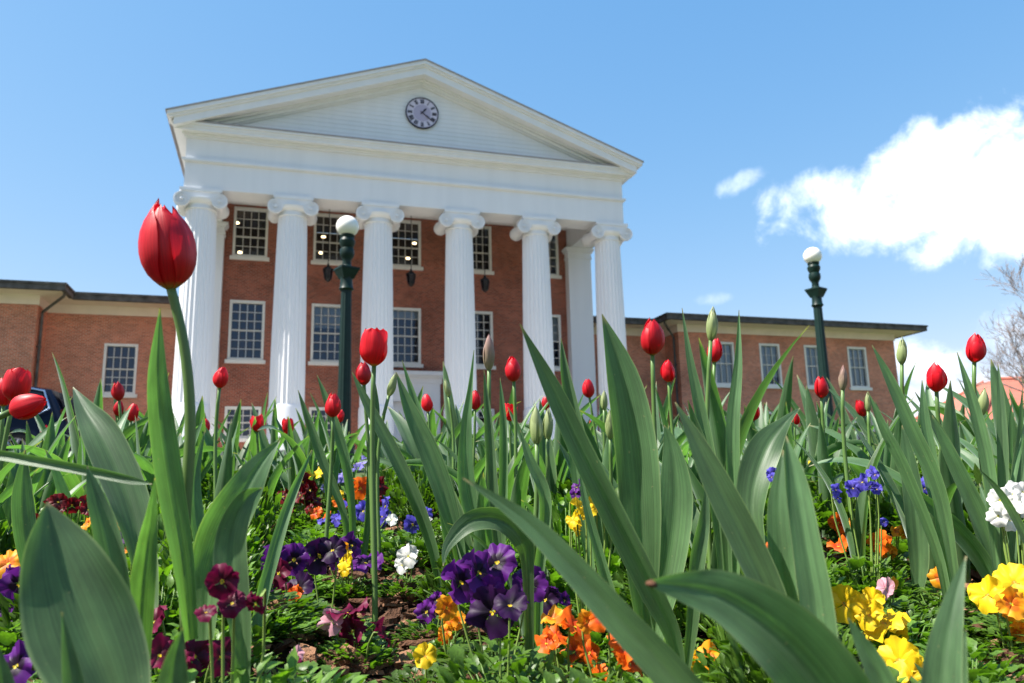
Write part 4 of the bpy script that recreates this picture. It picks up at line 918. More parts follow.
# near leafy plants, traced by blade: label, base px/depth, blades (base..tip in px + visible width, depths, turn, cup)
HERO = [
 ('leafy tulip with a broad spoon-shaped blade low in the near left corner', (100, 700, .5), [([(126, 760, 50), (108, 690, 112), (84, 630, 136), (66, 580, 112), (55, 540, 70), (47, 502, 1)], (.50, .52), .1, .35),
    ([(80, 740, 22), (72, 680, 24), (62, 612, 1)], (.47, .47), .3, .4), ([(170, 740, 40), (172, 690, 42), (176, 655, 24), (183, 628, 1)], (.47, .47), .2, .4), ([(10, 760, 30), (6, 700, 30), (-4, 640, 1)], (.5, .5), .2, .4)]),
 ('tulip leaf lying level across the near left side, before the tall red tulip', (-70, 480, .7), [([(-60, 480, 12), (-20, 455, 14), (30, 460, 16), (90, 471, 15), (130, 480, 12), (152, 484, 1)], (.72, .68), .2, .6)]),
 ('leafy tulip with paired narrow blades just left of the tall red stem', (110, 620, .8), [([(122, 660, 26), (116, 590, 34), (106, 535, 34), (95, 495, 22), (87, 466, 1)], (.66, .66), .2, .4), ([(60, 640, 22), (30, 560, 30), (22, 500, 28), (25, 450, 2)], (1.0, 1.0), .3, .5)]),
 ('flowerless tulip with arched blades right of the tall red tulip', (250, 620, .78), [([(242, 640, 26), (232, 580, 46), (232, 535, 42), (246, 500, 26), (262, 488, 1)], (.72, .74), -.2, .4), ([(258, 620, 18), (272, 560, 18), (290, 500, 14), (312, 450, 2)], (1.0, 1.1), .2, .5), ([(225, 620, 20), (200, 540, 28), (195, 480, 20), (205, 430, 1)], (1.05, 1.1), .4, .5)]),
 ('tulip with the widest upright green blade, standing before the sixth column', (640, 630, .98), [([(646, 640, 24), (643, 580, 44), (640, 510, 58), (634, 440, 60), (622, 375, 46), (602, 314, 1)], (.98, .95), .15, .45), ([(652, 650, 26), (668, 570, 46), (676, 500, 48), (672, 450, 26), (664, 425, 1)], (1.02, 1.02), -.2, .4), ([(690, 640, 16), (697, 560, 22), (704, 520, 16), (707, 478, 1)], (.9, .9), .3, .5), ([(620, 640, 20), (600, 560, 16), (585, 500, 10), (580, 470, 1)], (.95, .95), .3, .5)]),
 ('tulip with one long narrow blade leaning left before the fifth column', (672, 640, .82), [([(676, 650, 22), (650, 590, 34), (615, 520, 36), (583, 455, 35), (553, 390, 27), (520, 324, 1)], (.86, .80), .15, .45)]),
 ('tulip with a dark blade crossing the centre foreground from upper left', (720, 740, .5), [([(735, 760, 54), (680, 685, 52), (625, 625, 46), (575, 570, 38), (525, 520, 26), (463, 478, 1)], (.50, .52), -.1, .4)]),
 ('tulip with a broad dark blade arching right, its brown tip toward the left', (860, 760, .46), [([(880, 780, 60), (835, 700, 98), (785, 640, 100), (730, 600, 74), (688, 588, 44), (648, 583, 6)], (.48, .44), .1, .3)]),
 ('tulip with a pale straight blade leaning left of the yellow pansies', (800, 680, .62), [([(800, 680, 26), (772, 600, 42), (745, 540, 46), (715, 480, 38), (693, 435, 20), (675, 402, 1)], (.64, .66), .2, .4)]),
 ('tulip with a folded twin blade standing left of the yellow pansies', (815, 720, .6), [([(815, 760, 50), (820, 680, 56), (816, 610, 50), (805, 540, 40), (795, 480, 30), (786, 436, 1)], (.58, .62), .3, .6), ([(795, 740, 20), (790, 620, 30), (782, 560, 34), (778, 500, 26), (783, 450, 1)], (.66, .66), -.3, .5), ([(760, 560, 20), (752, 500, 40), (765, 450, 44), (785, 422, 16), (800, 408, 1)], (1.0, 1.05), -.3, .3)]),
 ('tulip with a single upright blade between yellow pansies in the near right corner', (942, 760, .52), [([(942, 780, 44), (940, 720, 52), (943, 660, 46), (954, 600, 24), (966, 556, 1)], (.50, .52), .15, .4), ([(960, 780, 20), (958, 720, 24), (962, 650, 12), (966, 630, 1)], (.53, .53), .3, .5)]),
 ('short curved tulip blade in front of the yellow pansies', (905, 760, .5), [([(915, 780, 44), (895, 720, 42), (876, 670, 32), (860, 640, 18), (848, 618, 1)], (.50, .50), .2, .4)]),
 ('single pale tulip blade standing by itself in the bark mulch at right', (918, 600, 1.34), [([(918, 594, 16), (919, 560, 32), (915, 510, 36), (908, 460, 26), (902, 425, 1)], (1.34, 1.34), .1, .3)]),
 ('tulip with many crossing blades near the right edge, before the white pansies', (1000, 600, 1.3), [([(1000, 600, 20), (982, 562, 32), (955, 528, 32), (925, 500, 18), (905, 480, 1)], (1.3, 1.25), .2, .4), ([(1000, 600, 20), (992, 550, 32), (972, 500, 32), (948, 450, 22), (932, 415, 1)], (1.3, 1.3), .2, .5), ([(996, 600, 18), (985, 540, 28), (962, 480, 26), (938, 430, 18), (915, 392, 1)], (1.34, 1.34), .3, .5), ([(1003, 600, 16), (1004, 560, 24), (996, 520, 20), (985, 490, 1)], (1.28, 1.28), .1, .5), ([(1060, 640, 16), (1035, 560, 16), (1005, 500, 14), (978, 468, 1)], (1.1, 1.1), .1, .5)]),
 ('tall leafy tulip with two blades spread like a V beside the tall green bud', (715, 560, 1.15), [([(722, 560, 20), (712, 480, 28), (700, 410, 24), (690, 360, 14), (682, 308, 1)], (1.15, 1.15), .2, .5), ([(735, 560, 18), (733, 480, 26), (733, 420, 26), (738, 365, 16), (739, 310, 1)], (1.15, 1.15), .1, .5), ([(728, 560, 16), (722, 500, 24), (700, 440, 22), (688, 400, 1)], (1.1, 1.05), -.2, .5)]),
 ('leafy tulip with a pointed blade leaning left against the last wing window', (950, 560, 1.15), [([(952, 560, 18), (938, 490, 26), (912, 430, 26), (890, 380, 18), (872, 345, 1)], (1.15, 1.15), .2, .4), ([(940, 560, 18), (905, 470, 22), (885, 430, 18), (868, 392, 1)], (1.2, 1.2), -.2, .5), ([(945, 560, 18), (935, 480, 20), (925, 420, 18), (922, 380, 1)], (1.2, 1.2), .3, .5)]),
 ('leafy tulip with slim blades left of the tall red tulip by the tree', (995, 560, 1.2), [([(996, 560, 16), (990, 480, 22), (975, 410, 20), (957, 352, 1)], (1.2, 1.2), .2, .4), ([(1002, 560, 14), (1003, 470, 20), (1001, 410, 16), (998, 364, 1)], (1.2, 1.2), .1, .5), ([(1012, 560, 14), (1022, 480, 18), (1030, 420, 1)], (1.2, 1.2), .1, .5)]),
 ('tulip with an arching blade bent over left, beside the dark purple pansies', (525, 570, 1.0), [([(528, 575, 16), (522, 540, 28), (500, 520, 30), (470, 522, 28), (448, 545, 14), (443, 566, 1)], (1.0, .95), .1, .3), ([(540, 575, 16), (545, 500, 24), (530, 460, 18), (520, 430, 1)], (1.1, 1.1), .2, .5)]),
 ('leafy tulip with tall blades round the brownish pink bud', (492, 560, 1.2), [([(498, 560, 18), (493, 490, 20), (488, 420, 16), (484, 370, 1)], (1.18, 1.18), .1, .5), ([(500, 560, 18), (503, 490, 18), (503, 420, 14), (500, 378, 1)], (1.2, 1.2), .1, .5), ([(485, 560, 24), (467, 490, 34), (466, 430, 22), (470, 390, 10), (474, 350, 1)], (1.3, 1.3), .1, .4)]),
 ('leafy tulip with a broad pale blade left of the fourth column\'s foot', (455, 560, 1.3), [([(460, 560, 22), (446, 500, 38), (428, 450, 38), (410, 410, 26), (396, 372, 1)], (1.3, 1.3), .2, .4), ([(435, 560, 18), (415, 500, 26), (392, 450, 26), (368, 405, 18), (352, 372, 1)], (1.35, 1.35), .2, .4), ([(450, 560, 18), (440, 490, 22), (420, 420, 20), (402, 360, 1)], (1.4, 1.4), .1, .5)]),
 ('leafy tulip with slim upright blades below the first lamp post', (350, 520, 1.6), [([(352, 520, 14), (345, 460, 20), (330, 410, 16), (317, 375, 1)], (1.6, 1.6), .2, .5), ([(368, 520, 14), (372, 460, 18), (376, 410, 14), (372, 368, 1)], (1.6, 1.6), .2, .5), ([(345, 520, 14), (322, 460, 18), (308, 420, 14), (298, 390, 1)], (1.6, 1.6), .2, .5)]),
 ('leafy tulip with a tall folded blade before the white pilaster', (600, 560, 1.25), [([(600, 560, 18), (592, 490, 24), (578, 430, 24), (566, 380, 22), (561, 338, 1)], (1.25, 1.25), .3, .7), ([(590, 560, 18), (580, 500, 22), (572, 440, 18), (560, 400, 1)], (1.3, 1.3), -.2, .5)]),
]
for label, (bx, by, bd), blades in HERO:
    bp = wpt(bx, by, bd); base = Vector((bp.x, bp.y, 0)); base.z = soil(base)-.01
    o = empty('tulip', base, label, 'tulip', 'tulips in the flower bed')
    for pts, dep, phi, cup in blades:
        # root the blade in the soil below its lowest point
        x0, y0, w0 = pts[0]; root = wpt(x0, y0, dep[0])
        if root.z > base.z+.02:
            gp = Vector((root.x*.6+base.x*.4, root.y*.6+base.y*.4, base.z)); rx, ry = to_px(gp); pts = [(rx, ry, max(8, w0*.7))]+list(pts)
        lf = link('leaf', hero_leaf(base, pts, dep, phi, cup), o)
        if 'brown tip' in label:
            tb = MB(); a_, b_, c_ = wpt(646, 583, .44)-base, wpt(651, 583.5, .44)-base, wpt(657, 585, .44)-base; tb.tube([a_, b_, c_], [.0008, .0022, .0010], 8); tb.build('withered_tip', M['bark1'], lf, True)
# ------------------------------------------------------------------ pansies
def pansy_mesh(kind, seed):
    """flower about 1 unit across lying in the x-y plane, face towards +z, lower petal towards -y"""
    q = random.Random(seed); mb = MB()
    for az, rr, wd, zz_ in ((62, .50, 62, -.03), (118, .50, 62, -.045), (5, .46, 66, 0), (175, .46, 66, .01), (270, .50, 82, .03)):
        nu, nv = 11, 7; v = []; uv = []; ph = q.uniform(0, 6); fold = q.uniform(-.4, .6)
        for i in range(nv):
            t = i/(nv-1)
            for j in range(nu):
                u = -1+2*j/(nu-1); a = R(az+u*wd*(.55+.45*t)/1.25); r = rr*t*(1-.22*abs(u)**3)*(1-.05*math.cos(3*u*3.14)*t)
                z = zz_+.12*t*t*(1-abs(u))*fold*4+.09*t**3*math.sin(4.2*u+ph)+.055*math.sin(10*u+ph*2)*t**5-.07*t*abs(u)**2-.05*(1-t)+.05*math.sin(math.pi*t)
                v.append((r*math.cos(a), r*math.sin(a), z)); uv.append((j/(nu-1), t))
        mb.add(v, [(i*nu+j, i*nu+j+1, (i+1)*nu+j+1, (i+1)*nu+j) for i in range(nv-1) for j in range(nu-1)], uv)
    return mb.mesh('flower', PMAT[kind], True, recalc=False)
PK = ['purple', 'darkpurple', 'magenta', 'maroon', 'orange', 'amber', 'yellow', 'blue', 'lilac', 'white', 'pink']
PM = {k: [pansy_mesh(k, hash_) for hash_ in (1, 2, 3, 4)] for k in PK}
def foliage_mesh(seed, n, rad, hgt):
    q = random.Random(seed); mb = MB(); st = MB()
    for k in range(n):
        a = q.uniform(0, 6.28); rr = rad*math.sqrt(q.random()); z = hgt*(1-(rr/rad)**2*.6)*q.uniform(.25, 1.0); L_ = q.choice([.010, .014, .018, .022, .030])*q.uniform(.85, 1.15); W_ = L_*q.uniform(.20, .34)
        az = a+q.uniform(-1.2, 1.2); lean = R(q.uniform(8, 70)); out = Vector((math.cos(az), math.sin(az), 0)); tan = Vector((-out.y, out.x, 0)); p = Vector((rr*math.cos(a), rr*math.sin(a), z))
        nv, nu = 6, 3; v = []; uv = []
        bend = R(q.uniform(10, 60)); pp = p.copy()
        for i in range(nv):
            t = i/(nv-1); th = lean+bend*t; tg = out*math.sin(th)+Vector((0, 0, math.cos(th))); nm = -out*math.cos(th)+Vector((0, 0, math.sin(th)))
            hw = W_*(math.sin(math.pi*min(1, .08+t*.92))**.7)*(1+.18*(1 if i % 2 else -1))
            for u in (-1, 0, 1): v.append(pp+tan*u*hw+nm*(.25*hw*abs(u))); uv.append(((u+1)/2, t))
            pp = pp+tg*L_/(nv-1)
        mb.add(v, [(i*nu+j, i*nu+j+1, (i+1)*nu+j+1, (i+1)*nu+j) for i in range(nv-1) for j in range(nu-1)], uv)
        if k % 4 == 0: mb.tube([(0, 0, -.01), (p.x*.6, p.y*.6, z*.5), tuple(p)], .0013, 4)
    return mb.mesh('foliage', M['pleaf'], True, recalc=False)
FO = [foliage_mesh(s_, 330, .090, .10) for s_ in range(6)]
def zallow(p, own=()):
    """tallest foliage at p that leaves the blooms behind it in sight"""
    d = (p-CAM).dot(FH); x, _ = to_px(p+Vector((0, 0, .02))); best = 9.
    for fx, fy, fd in ALLF:
        if fd > d-.02 and abs(x-fx) < 52/d+3 and (fx, fy) not in own:
            v = FWD+RIGHT*((fx-512)/F_PX)-UP*((fy+5-341.5)/F_PX); z = (CAM+v*((d-.05)/v.dot(FH))).z-p.z; best = min(best, z)
    return best
def pansy_plant(base, label, group, flowers, q, scale=1.0, zs=1.0, cat='pansy'):
    o = empty('pansy_plant', base, label, cat, group)
    f = link('foliage', q.choice(FO), o); f.scale = (scale, scale, zs); f.rotation_euler = (0, 0, q.uniform(0, 6.28))
    for (pos, kind, size, face) in flowers:
        loc = pos-base; fo = link('flower', q.choice(PM[kind]), o); fo.location = loc
        z = face.normalized(); up_ = Vector((0, 0, 1)); y = (up_-z*up_.dot(z)); y = y.normalized() if y.length > .1 else FH.copy(); x = y.cross(z)
        mt_ = Matrix((x, y, z)).transposed(); fo.rotation_mode = 'QUATERNION'; fo.rotation_quaternion = mt_.to_quaternion() @ Matrix.Rotation(q.uniform(-.35, .35), 3, 'Z').to_quaternion()
        fo.scale = (size, size, size)
        st = MB(); a = Vector((loc.x*.3, loc.y*.3, -.01)); b_ = loc-z*.012*1.0; c_ = Vector((loc.x*.9-z.x*.015, loc.y*.9-z.y*.015, loc.z*.75)); st.tube([a, a.lerp(c_, .5), c_, Vector((b_.x, b_.y, b_.z+.006)), loc-z*.002], [.0016, .0015, .0013, .0013, .0012], 5); st.build('flower_stalk', M['stalk'], o, True)
    return o
# label, [(kind, px, py, width px)]
CL = [
 ('deep purple pansies at the left edge under an orange one', [('amber', 8, 563, 30), ('purple', 18, 585, 42), ('purple', 6, 606, 34)]),
 ('purple pansy flower in the lower left corner', [('purple', 15, 666, 44)]),
 ('magenta pansies beside the spoon-shaped tulip blade', [('magenta', 152, 622, 36), ('magenta', 195, 656, 40), ('magenta', 160, 655, 36)]),
 ('small red pansies behind the near left tulip leaves', [('maroon', 58, 502, 18), ('maroon', 72, 506, 17), ('maroon', 86, 504, 18), ('maroon', 32, 522, 18)]),
 ('small amber pansies left of the tall red tulip stem', [('amber', 88, 523, 14), ('amber', 118, 525, 12), ('purple', 126, 536, 16), ('amber', 127, 550, 14)]),
 ('magenta pansies seen from the side, right of the tall red tulip', [('magenta', 222, 582, 34), ('magenta', 232, 603, 28), ('magenta', 206, 612, 22)]),
 ('magenta pansies with an orange one behind them', [('magenta', 278, 573, 28), ('magenta', 287, 598, 28), ('orange', 296, 594, 18)]),
 ('large magenta pansy over the bark mulch', [('magenta', 348, 612, 40), ('magenta', 352, 632, 36), ('pink', 331, 622, 26)]),
 ('nearly black purple pansies in shade behind the magenta ones', [('darkpurple', 265, 585, 36), ('purple', 272, 560, 30), ('purple', 294, 560, 32)]),
 ('dark velvety pansies with yellow eyes left of a purple and yellow one', [('darkpurple', 320, 556, 36), ('darkpurple', 332, 550, 28)]),
 ('purple pansies with yellow lower petals above the mulch', [('yellow', 346, 560, 20), ('purple', 352, 545, 24), ('purple', 366, 562, 34), ('amber', 342, 548, 14)]),
 ('dark red pansies in a bunch left of the yellow ones', [('maroon', 303, 482, 20), ('maroon', 310, 490, 20), ('maroon', 300, 495, 18), ('maroon', 291, 504, 16), ('maroon', 316, 500, 16)]),
 ('yellow pansies above the dark red bunch', [('yellow', 313, 474, 17), ('yellow', 320, 473, 14)]),
 ('small orange pansies below the dark red bunch', [('orange', 316, 513, 14), ('orange', 327, 516, 12)]),
 ('yellow pansy between the dark red and the orange flowers', [('yellow', 338, 497, 14), ('yellow', 336, 501, 11)]),
 ('orange pansy with a maroon neighbour behind the blue ones', [('orange', 361, 488, 23), ('maroon', 380, 486, 20), ('maroon', 374, 484, 16)]),
 ('pale lilac pansies behind the orange flower', [('lilac', 334, 478, 17), ('lilac', 343, 476, 14), ('lilac', 362, 463, 15)]),
 ('blue violet pansies in a row left of the white petals', [('blue', 343, 511, 20), ('blue', 337, 519, 16), ('blue', 363, 511, 20), ('blue', 373, 508, 20), ('blue', 385, 506, 20), ('blue', 382, 516, 18)]),
 ('single blue pansies below the front tulip leaves', [('blue', 413, 525, 20), ('blue', 427, 512, 14)]),
 ('white pansies under the front tulip leaves', [('white', 427, 525, 16), ('white', 446, 528, 12), ('white', 458, 526, 15), ('white', 392, 520, 12)]),
 ('white pansy alone above the bark mulch', [('white', 408, 556, 24), ('white', 402, 565, 18)]),
 ('big ruffled purple pansies in the centre foreground', [('purple', 462, 582, 44), ('purple', 497, 562, 42), ('purple', 480, 572, 44), ('purple', 488, 595, 38)]),
 ('black-purple pansy under the big ruffled purple ones', [('darkpurple', 492, 612, 50), ('darkpurple', 510, 605, 36)]),
 ('purple pansy bud flower left of the amber one', [('purple', 426, 612, 24), ('purple', 437, 600, 16)]),
 ('amber pansy seen from the side with an orange lower petal', [('amber', 447, 608, 24), ('amber', 449, 620, 20), ('orange', 445, 637, 16)]),
 ('yellow pansy low on the mulch in the centre foreground', [('yellow', 425, 656, 24)]),
 ('orange pansies under the dark crossing tulip blade', [('amber', 553, 618, 26), ('orange', 556, 636, 26), ('orange', 575, 626, 36), ('orange', 574, 652, 28)]),
 ('orange pansies at the root of the crossing blade', [('orange', 600, 616, 30), ('amber', 587, 622, 22), ('orange', 627, 645, 38), ('orange', 630, 662, 34), ('orange', 616, 634, 26)]),
 ('yellow pansies in a bunch under the fifth column', [('yellow', 578, 506, 18), ('yellow', 588, 512, 18), ('yellow', 573, 520, 16), ('yellow', 594, 500, 14), ('purple', 577, 487, 15), ('amber', 598, 505, 14)]),
 ('dark purple pansies in the shade of the crossing blade', [('darkpurple', 545, 600, 30), ('darkpurple', 530, 618, 30), ('purple', 520, 600, 22), ('purple', 555, 590, 18)]),
 ('yellow and rust pansy half hidden by the arched blade', [('amber', 708, 658, 30), ('yellow', 690, 664, 26)]),
 ('yellow pansies between tulip stems right of the widest blade', [('yellow', 597, 470, 12), ('yellow', 607, 476, 12)]),
 ('orange pansies right of the folded twin blade, with one facing down', [('orange', 838, 523, 20), ('amber', 854, 527, 20), ('orange', 838, 546, 22), ('orange', 845, 533, 18)]),
 ('orange pansy on a long stalk left of the lone pale blade', [('orange', 879, 543, 27), ('amber', 881, 549, 20), ('amber', 897, 531, 13)]),
 ('bright blue pansies beyond the orange ones at right', [('blue', 836, 490, 13), ('blue', 853, 488, 19), ('blue', 862, 482, 17), ('blue', 871, 487, 15), ('blue', 884, 522, 9), ('blue', 871, 472, 12)]),
 ('blue pansies behind the crossing blades at right', [('blue', 922, 484, 14), ('blue', 932, 487, 14), ('blue', 928, 480, 12)]),
 ('purple and yellow pansies left of the folded twin blade', [('blue', 773, 474, 14), ('purple', 779, 480, 14), ('yellow', 785, 491, 16), ('yellow', 789, 484, 14), ('blue', 790, 492, 12)]),
 ('white pansies in a bright drift at the right edge', [('white', 1000, 500, 24), ('white', 1012, 494, 24), ('white', 1020, 506, 24), ('white', 998, 516, 22), ('white', 1010, 520, 22), ('white', 1023, 492, 20)]),
 ('amber pansy low in the mulch by the single blade', [('amber', 940, 577, 22), ('amber', 950, 574, 18)]),
 ('faded apricot pansy lying on the bark at right', [('pink', 885, 588, 22), ('amber', 890, 586, 18)]),
 ('yellow pansies in a large bright bunch before the right mulch', [('yellow', 844, 604, 36), ('yellow', 866, 612, 32), ('yellow', 884, 622, 44), ('yellow', 890, 634, 36), ('yellow', 872, 600, 24)]),
 ('yellow pansies at the bottom edge right of the curved blade', [('yellow', 898, 660, 42), ('yellow', 912, 678, 36), ('yellow', 890, 680, 34)]),
 ('yellow pansy with white rim at the right edge', [('yellow', 1014, 582, 40), ('amber', 1012, 604, 30), ('yellow', 1022, 612, 26), ('amber', 1020, 632, 20)]),
 ('small orange pansies behind the pale leaning blade', [('orange', 770, 548, 14), ('amber', 775, 562, 14), ('orange', 766, 556, 12)]),
 ('yellow pansies behind the arching blades beyond the pale one', [('yellow', 820, 470, 13), ('yellow', 812, 463, 12)]),
 ('small pink pansy bud near the bottom left of the mulch', [('pink', 297, 654, 15), ('magenta', 296, 660, 12)]),
 ('white pansies behind the tulip leaves under the second wing window', [('white', 748, 445, 14), ('white', 752, 449, 12)]),
 ('blue and white pansies left of the green bud pair', [('blue', 522, 474, 14), ('white', 522, 487, 12), ('blue', 526, 468, 12)]),
]
DEP = {(222, 582): .66, (232, 603): .66, (206, 612): .66, (58, 502): 1.25, (72, 506): 1.25, (86, 504): 1.25, (32, 522): 1.2, (88, 523): .95, (118, 525): .95, (126, 536): .95, (127, 550): .95}
for q_ in ((1000, 500), (1012, 494), (1020, 506), (998, 516), (1010, 520), (1023, 492)): DEP[q_] = 1.12
for q_ in ((578, 506), (588, 512), (573, 520), (594, 500), (577, 487), (598, 505)): DEP[q_] = 1.08
for q_ in ((773, 474), (779, 480), (785, 491), (789, 484), (790, 492)): DEP[q_] = .98
for q_ in ((770, 548), (775, 562), (766, 556)): DEP[q_] = .88
for q_ in ((836, 490), (853, 488), (862, 482), (871, 487), (871, 472)): DEP[q_] = 1.35
def bloom_depth(px, py, w_):
    """distance of a bloom from its size, brought nearer where that would bury it"""
    if (px, py) in DEP: return DEP[px, py]
    d = max(.70, min(3.0, F_PX*(.044 if w_ < 20 else .050 if w_ < 28 else .056)/w_))
    while d > .6:
        p = wpt(px, py, d)
        if p.z > soil(Vector((p.x, p.y, 0)))+.055: break
        d -= .02
    return d
FLPX = []
for label, fl_ in CL:
    for kind, px, py, w_ in fl_: FLPX.append((px, py, bloom_depth(px, py, w_)))
FLPX = [q for q in FLPX if 1.4 < q[2] < 2.3]
# the crowd behind: leafy plants without flowers
qc = random.Random(12)
taken = []
def crowd(n, d0, d1, label, group, small, latk=.74, reject=None):
    k = tries = 0
    while k < n and tries < 20000:
        tries += 1; d = math.sqrt(qc.uniform(d0*d0, d1*d1)); l = qc.uniform(-latk, latk)*d; p = CAM+FH*d+RH*l; p.z = 0
        if any((p.xy-t_).length < small for t_ in taken): continue
        p.z = soil(p); x, y = to_px(p+Vector((0, 0, .05)))
        if reject and reject(x, y, d): continue
        if any(abs(x-fx) < 17 and fd > d-.05 for fx, fy, fd in FLPX): continue
        taken.append(p.xy.copy()); lab = label(x, d)
        o = tulip(p, lab, group, [], None, nleaf=qc.choice([3, 4, 4, 5]), size=qc.uniform(.90, 1.22), q=qc); k += 1
def rej(x, y, d):
    if d < 2.0 and 225 < x < 430: return True
    if d < 1.72 and not (-80 < x < 130 or 440 < x < 800 or x > 900): return True
    if d < 2.2 and 820 < x < 900: return True
    return False
crowd(105, 1.5, 2.5, lambda x, d: 'leafy flowerless tulip with pale green blades in the front ranks of the bed', 'flowerless tulips in the front ranks', .088, reject=rej)
crowd(75, 2.5, 3.8, lambda x, d: 'leafy flowerless tulip in the crowded middle of the bed', 'flowerless tulips in the middle of the bed', .14)
crowd(48, 3.8, 6.3, lambda x, d: 'small leafy tulip at the far back of the bed', 'flowerless tulips at the back of the bed', .2)

qx = random.Random(77)
for label, fl_ in CL:      # the fuller bunches have more heads tucked between and below the ones that stand out
    if len(fl_) >= 3 and 'alone' not in label:
        for kind, px, py, w_ in list(fl_):
            if qx.random() < .55 and kind != 'pink':
                nx, ny = px+qx.uniform(-.95, .95)*w_, py+qx.uniform(.0, .7)*w_; fl_.append((kind, nx, ny, w_*qx.uniform(.65, .9)))
                if (px, py) in DEP: DEP[nx, ny] = DEP[px, py]+.01
qp = random.Random(9); pbases = []
GAPS = [(x_, 668, 1.6) for x_ in range(300, 440, 14)]+[(x_, 640, 1.4) for x_ in range(980, 1040, 14)]+[(x_, 588, 1.35) for x_ in range(868, 975, 14)]
ALLF = [(px, py, bloom_depth(px, py, w_)) for _, fl_ in CL for _, px, py, w_ in fl_]+GAPS
for label, fl_ in CL:
    ds = sorted(bloom_depth(a_, b_, c_) for _, a_, b_, c_ in fl_); d = ds[(len(ds)-1)//3]; P = []
    for kind, px, py, w_ in fl_:
        dd = d+qp.uniform(-.03, .03); pos = wpt(px, py, dd); size = w_*dd/F_PX*1.0
        face = (CAM-pos).normalized()*.55+SUNV*.40+Vector((qp.uniform(-.9, .9), qp.uniform(-.5, .5), qp.uniform(-.5, .3))); P.append((pos, kind, size, face))
    c = Vector((sum(p[0].x for p in P)/len(P), sum(p[0].y for p in P)/len(P), 0))+FH*.02; c.z = soil(c); top = sum(p[0].z for p in P)/len(P)-c.z
    pbases.append(c.xy.copy()); pansy_plant(c, label, 'pansies in bloom in the flower bed', P, qp, scale=(.62 if 320 < fl_[0][1] < 450 else .85), zs=max(.40, min(2.0, (top-.01)/.12, (zallow(c, [(f[1], f[2]) for f in fl_])-.005)/.10)))
# filler plants without blooms
k = tries = 0
def mulch_gap(x, y):
    if y > 800: return True
    if 290 < x < 450 and 588 < y < 800: return True
    if 440 < x < 480 and 640 < y < 700: return True
    if 660 < x < 720 and y > 640: return True
    if 975 < x and y > 628: return True
    if 850 < x < 985 and 560 < y < 600: return True
    if 40 < x < 90 and y > 650: return False
    return False
while k < 235 and tries < 20000:
    tries += 1; d = math.sqrt(qp.uniform(.62**2, 2.5**2)); l = qp.uniform(-.72, .72)*d; p = CAM+FH*d+RH*l; p.z = 0
    if d < .74: continue
    if any((p.xy-b_).length < .066+.02*(d > 1.6) for b_ in pbases): continue
    p.z = soil(p); x, y = to_px(p+Vector((0, 0, .02)))
    if mulch_gap(x, y): continue
    za = zallow(p)
    if za < .045 and (300 < x < 440 or x > 978 or 865 < x < 975): continue
    pbases.append(p.xy.copy())
    near_ = d < 1.3
    s_ = qp.uniform(.75, 1.05)
    pansy_plant(p, 'small bloomless pansy plant with bright green leaves in the near part of the bed' if near_ else 'small bloomless pansy plant among the tulip stems further back', 'bloomless pansy plants near the front' if near_ else 'bloomless pansy plants further back', [], qp, s_, max(.35, min((za-.005)/.10, qp.uniform(1.0, 1.45)*(1.0 if near_ else 1.15))), cat='pansy'); k += 1

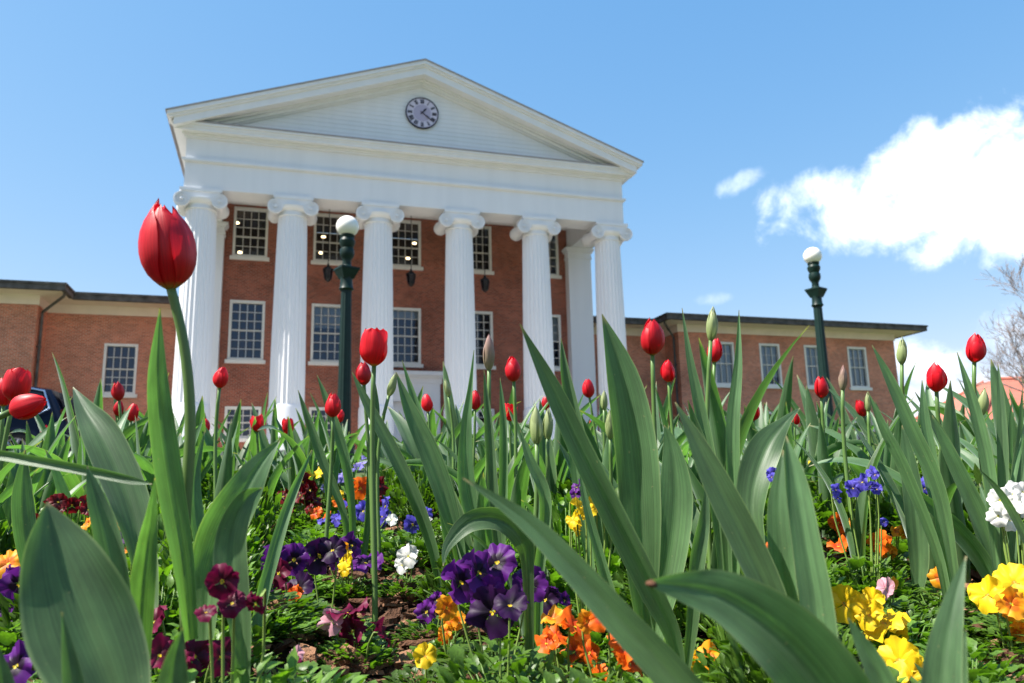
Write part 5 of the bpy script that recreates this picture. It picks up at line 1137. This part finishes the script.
# ------------------------------------------------------------------ bark mulch: nobody could count it
qm = random.Random(4); mb = MB(); cnt = 0
def chip(p, L_, W_, Tt, tilt, mi):
    m_ = Matrix.Translation(p) @ Matrix.Rotation(qm.uniform(0, 6.28), 4, 'Z') @ Matrix.Rotation(qm.gauss(0, tilt), 4, 'X') @ Matrix.Rotation(qm.gauss(0, tilt), 4, 'Y')
    n_ = 10; rg = []; ja = [(qm.uniform(.65, 1.15), qm.uniform(.65, 1.15), qm.uniform(-.3, .3)) for _ in range(n_)]
    for h_ in (-Tt, Tt): rg.append([m_ @ Vector((L_*math.cos(2*math.pi*j/n_)*ja[j][0], W_*math.sin(2*math.pi*j/n_)*ja[j][1], h_+ja[j][2]*W_)) for j in range(n_)])
    mb.rings(rg, mi=mi)
def on_soil(px, py):
    d = .6
    while d < 3:
        p = wpt(px, py, d)
        if p.z <= soil(Vector((p.x, p.y, 0))): return p
        d += .01
    return p
for px, py, L_ in ((392, 612, .032), (372, 604, .02), (410, 622, .02), (350, 655, .03), (372, 668, .034), (395, 676, .026), (330, 664, .022), (418, 640, .018), (360, 636, .018), (1000, 652, .026), (1015, 668, .03), (985, 672, .024), (905, 590, .03), (880, 584, .022), (940, 592, .026), (960, 640, .022), (925, 572, .02), (1010, 640, .02), (700, 672, .024), (860, 572, .02), (20, 640, .02), (258, 668, .022)):
    p = on_soil(px, py); chip(p+Vector((0, 0, .010)), L_, L_*qm.uniform(.35, .6), .0022, .22, 1)
while cnt < 15000:
    d = math.sqrt(qm.uniform(.5**2, 2.8**2)); l = qm.uniform(-.75, .75)*d; p = CAM+FH*d+RH*l; p.z = soil(p)+qm.uniform(0, .012)
    L_ = qm.choice([.005, .007, .009, .012, .018, .030]) if d < 1.9 else .02; W_ = L_*qm.uniform(.25, .6); Tt = qm.uniform(.0012, .004)
    if L_ > .025: Tt *= 1.6; p.z += .006
    m_ = Matrix.Translation(p) @ Matrix.Rotation(qm.uniform(0, 6.28), 4, 'Z') @ Matrix.Rotation(qm.gauss(0, .3), 4, 'X') @ Matrix.Rotation(qm.gauss(0, .28), 4, 'Y')
    n_ = 6; rg = []
    for h_ in (-Tt, Tt):
        rg.append([m_ @ Vector((L_*math.cos(2*math.pi*j/n_)*qm.uniform(.7, 1.1), W_*math.sin(2*math.pi*j/n_)*qm.uniform(.7, 1.1), h_+.2*W_*math.sin(j*2.1))) for j in range(n_)])
    mb.rings(rg, mi=0 if qm.random() < .68 else 1); cnt += 1
tag(mb.build('bark_mulch', [M['bark1'], M['bark2']], recalc=False), 'brown bark mulch and chips scattered over the bed soil', 'mulch', kind='stuff')
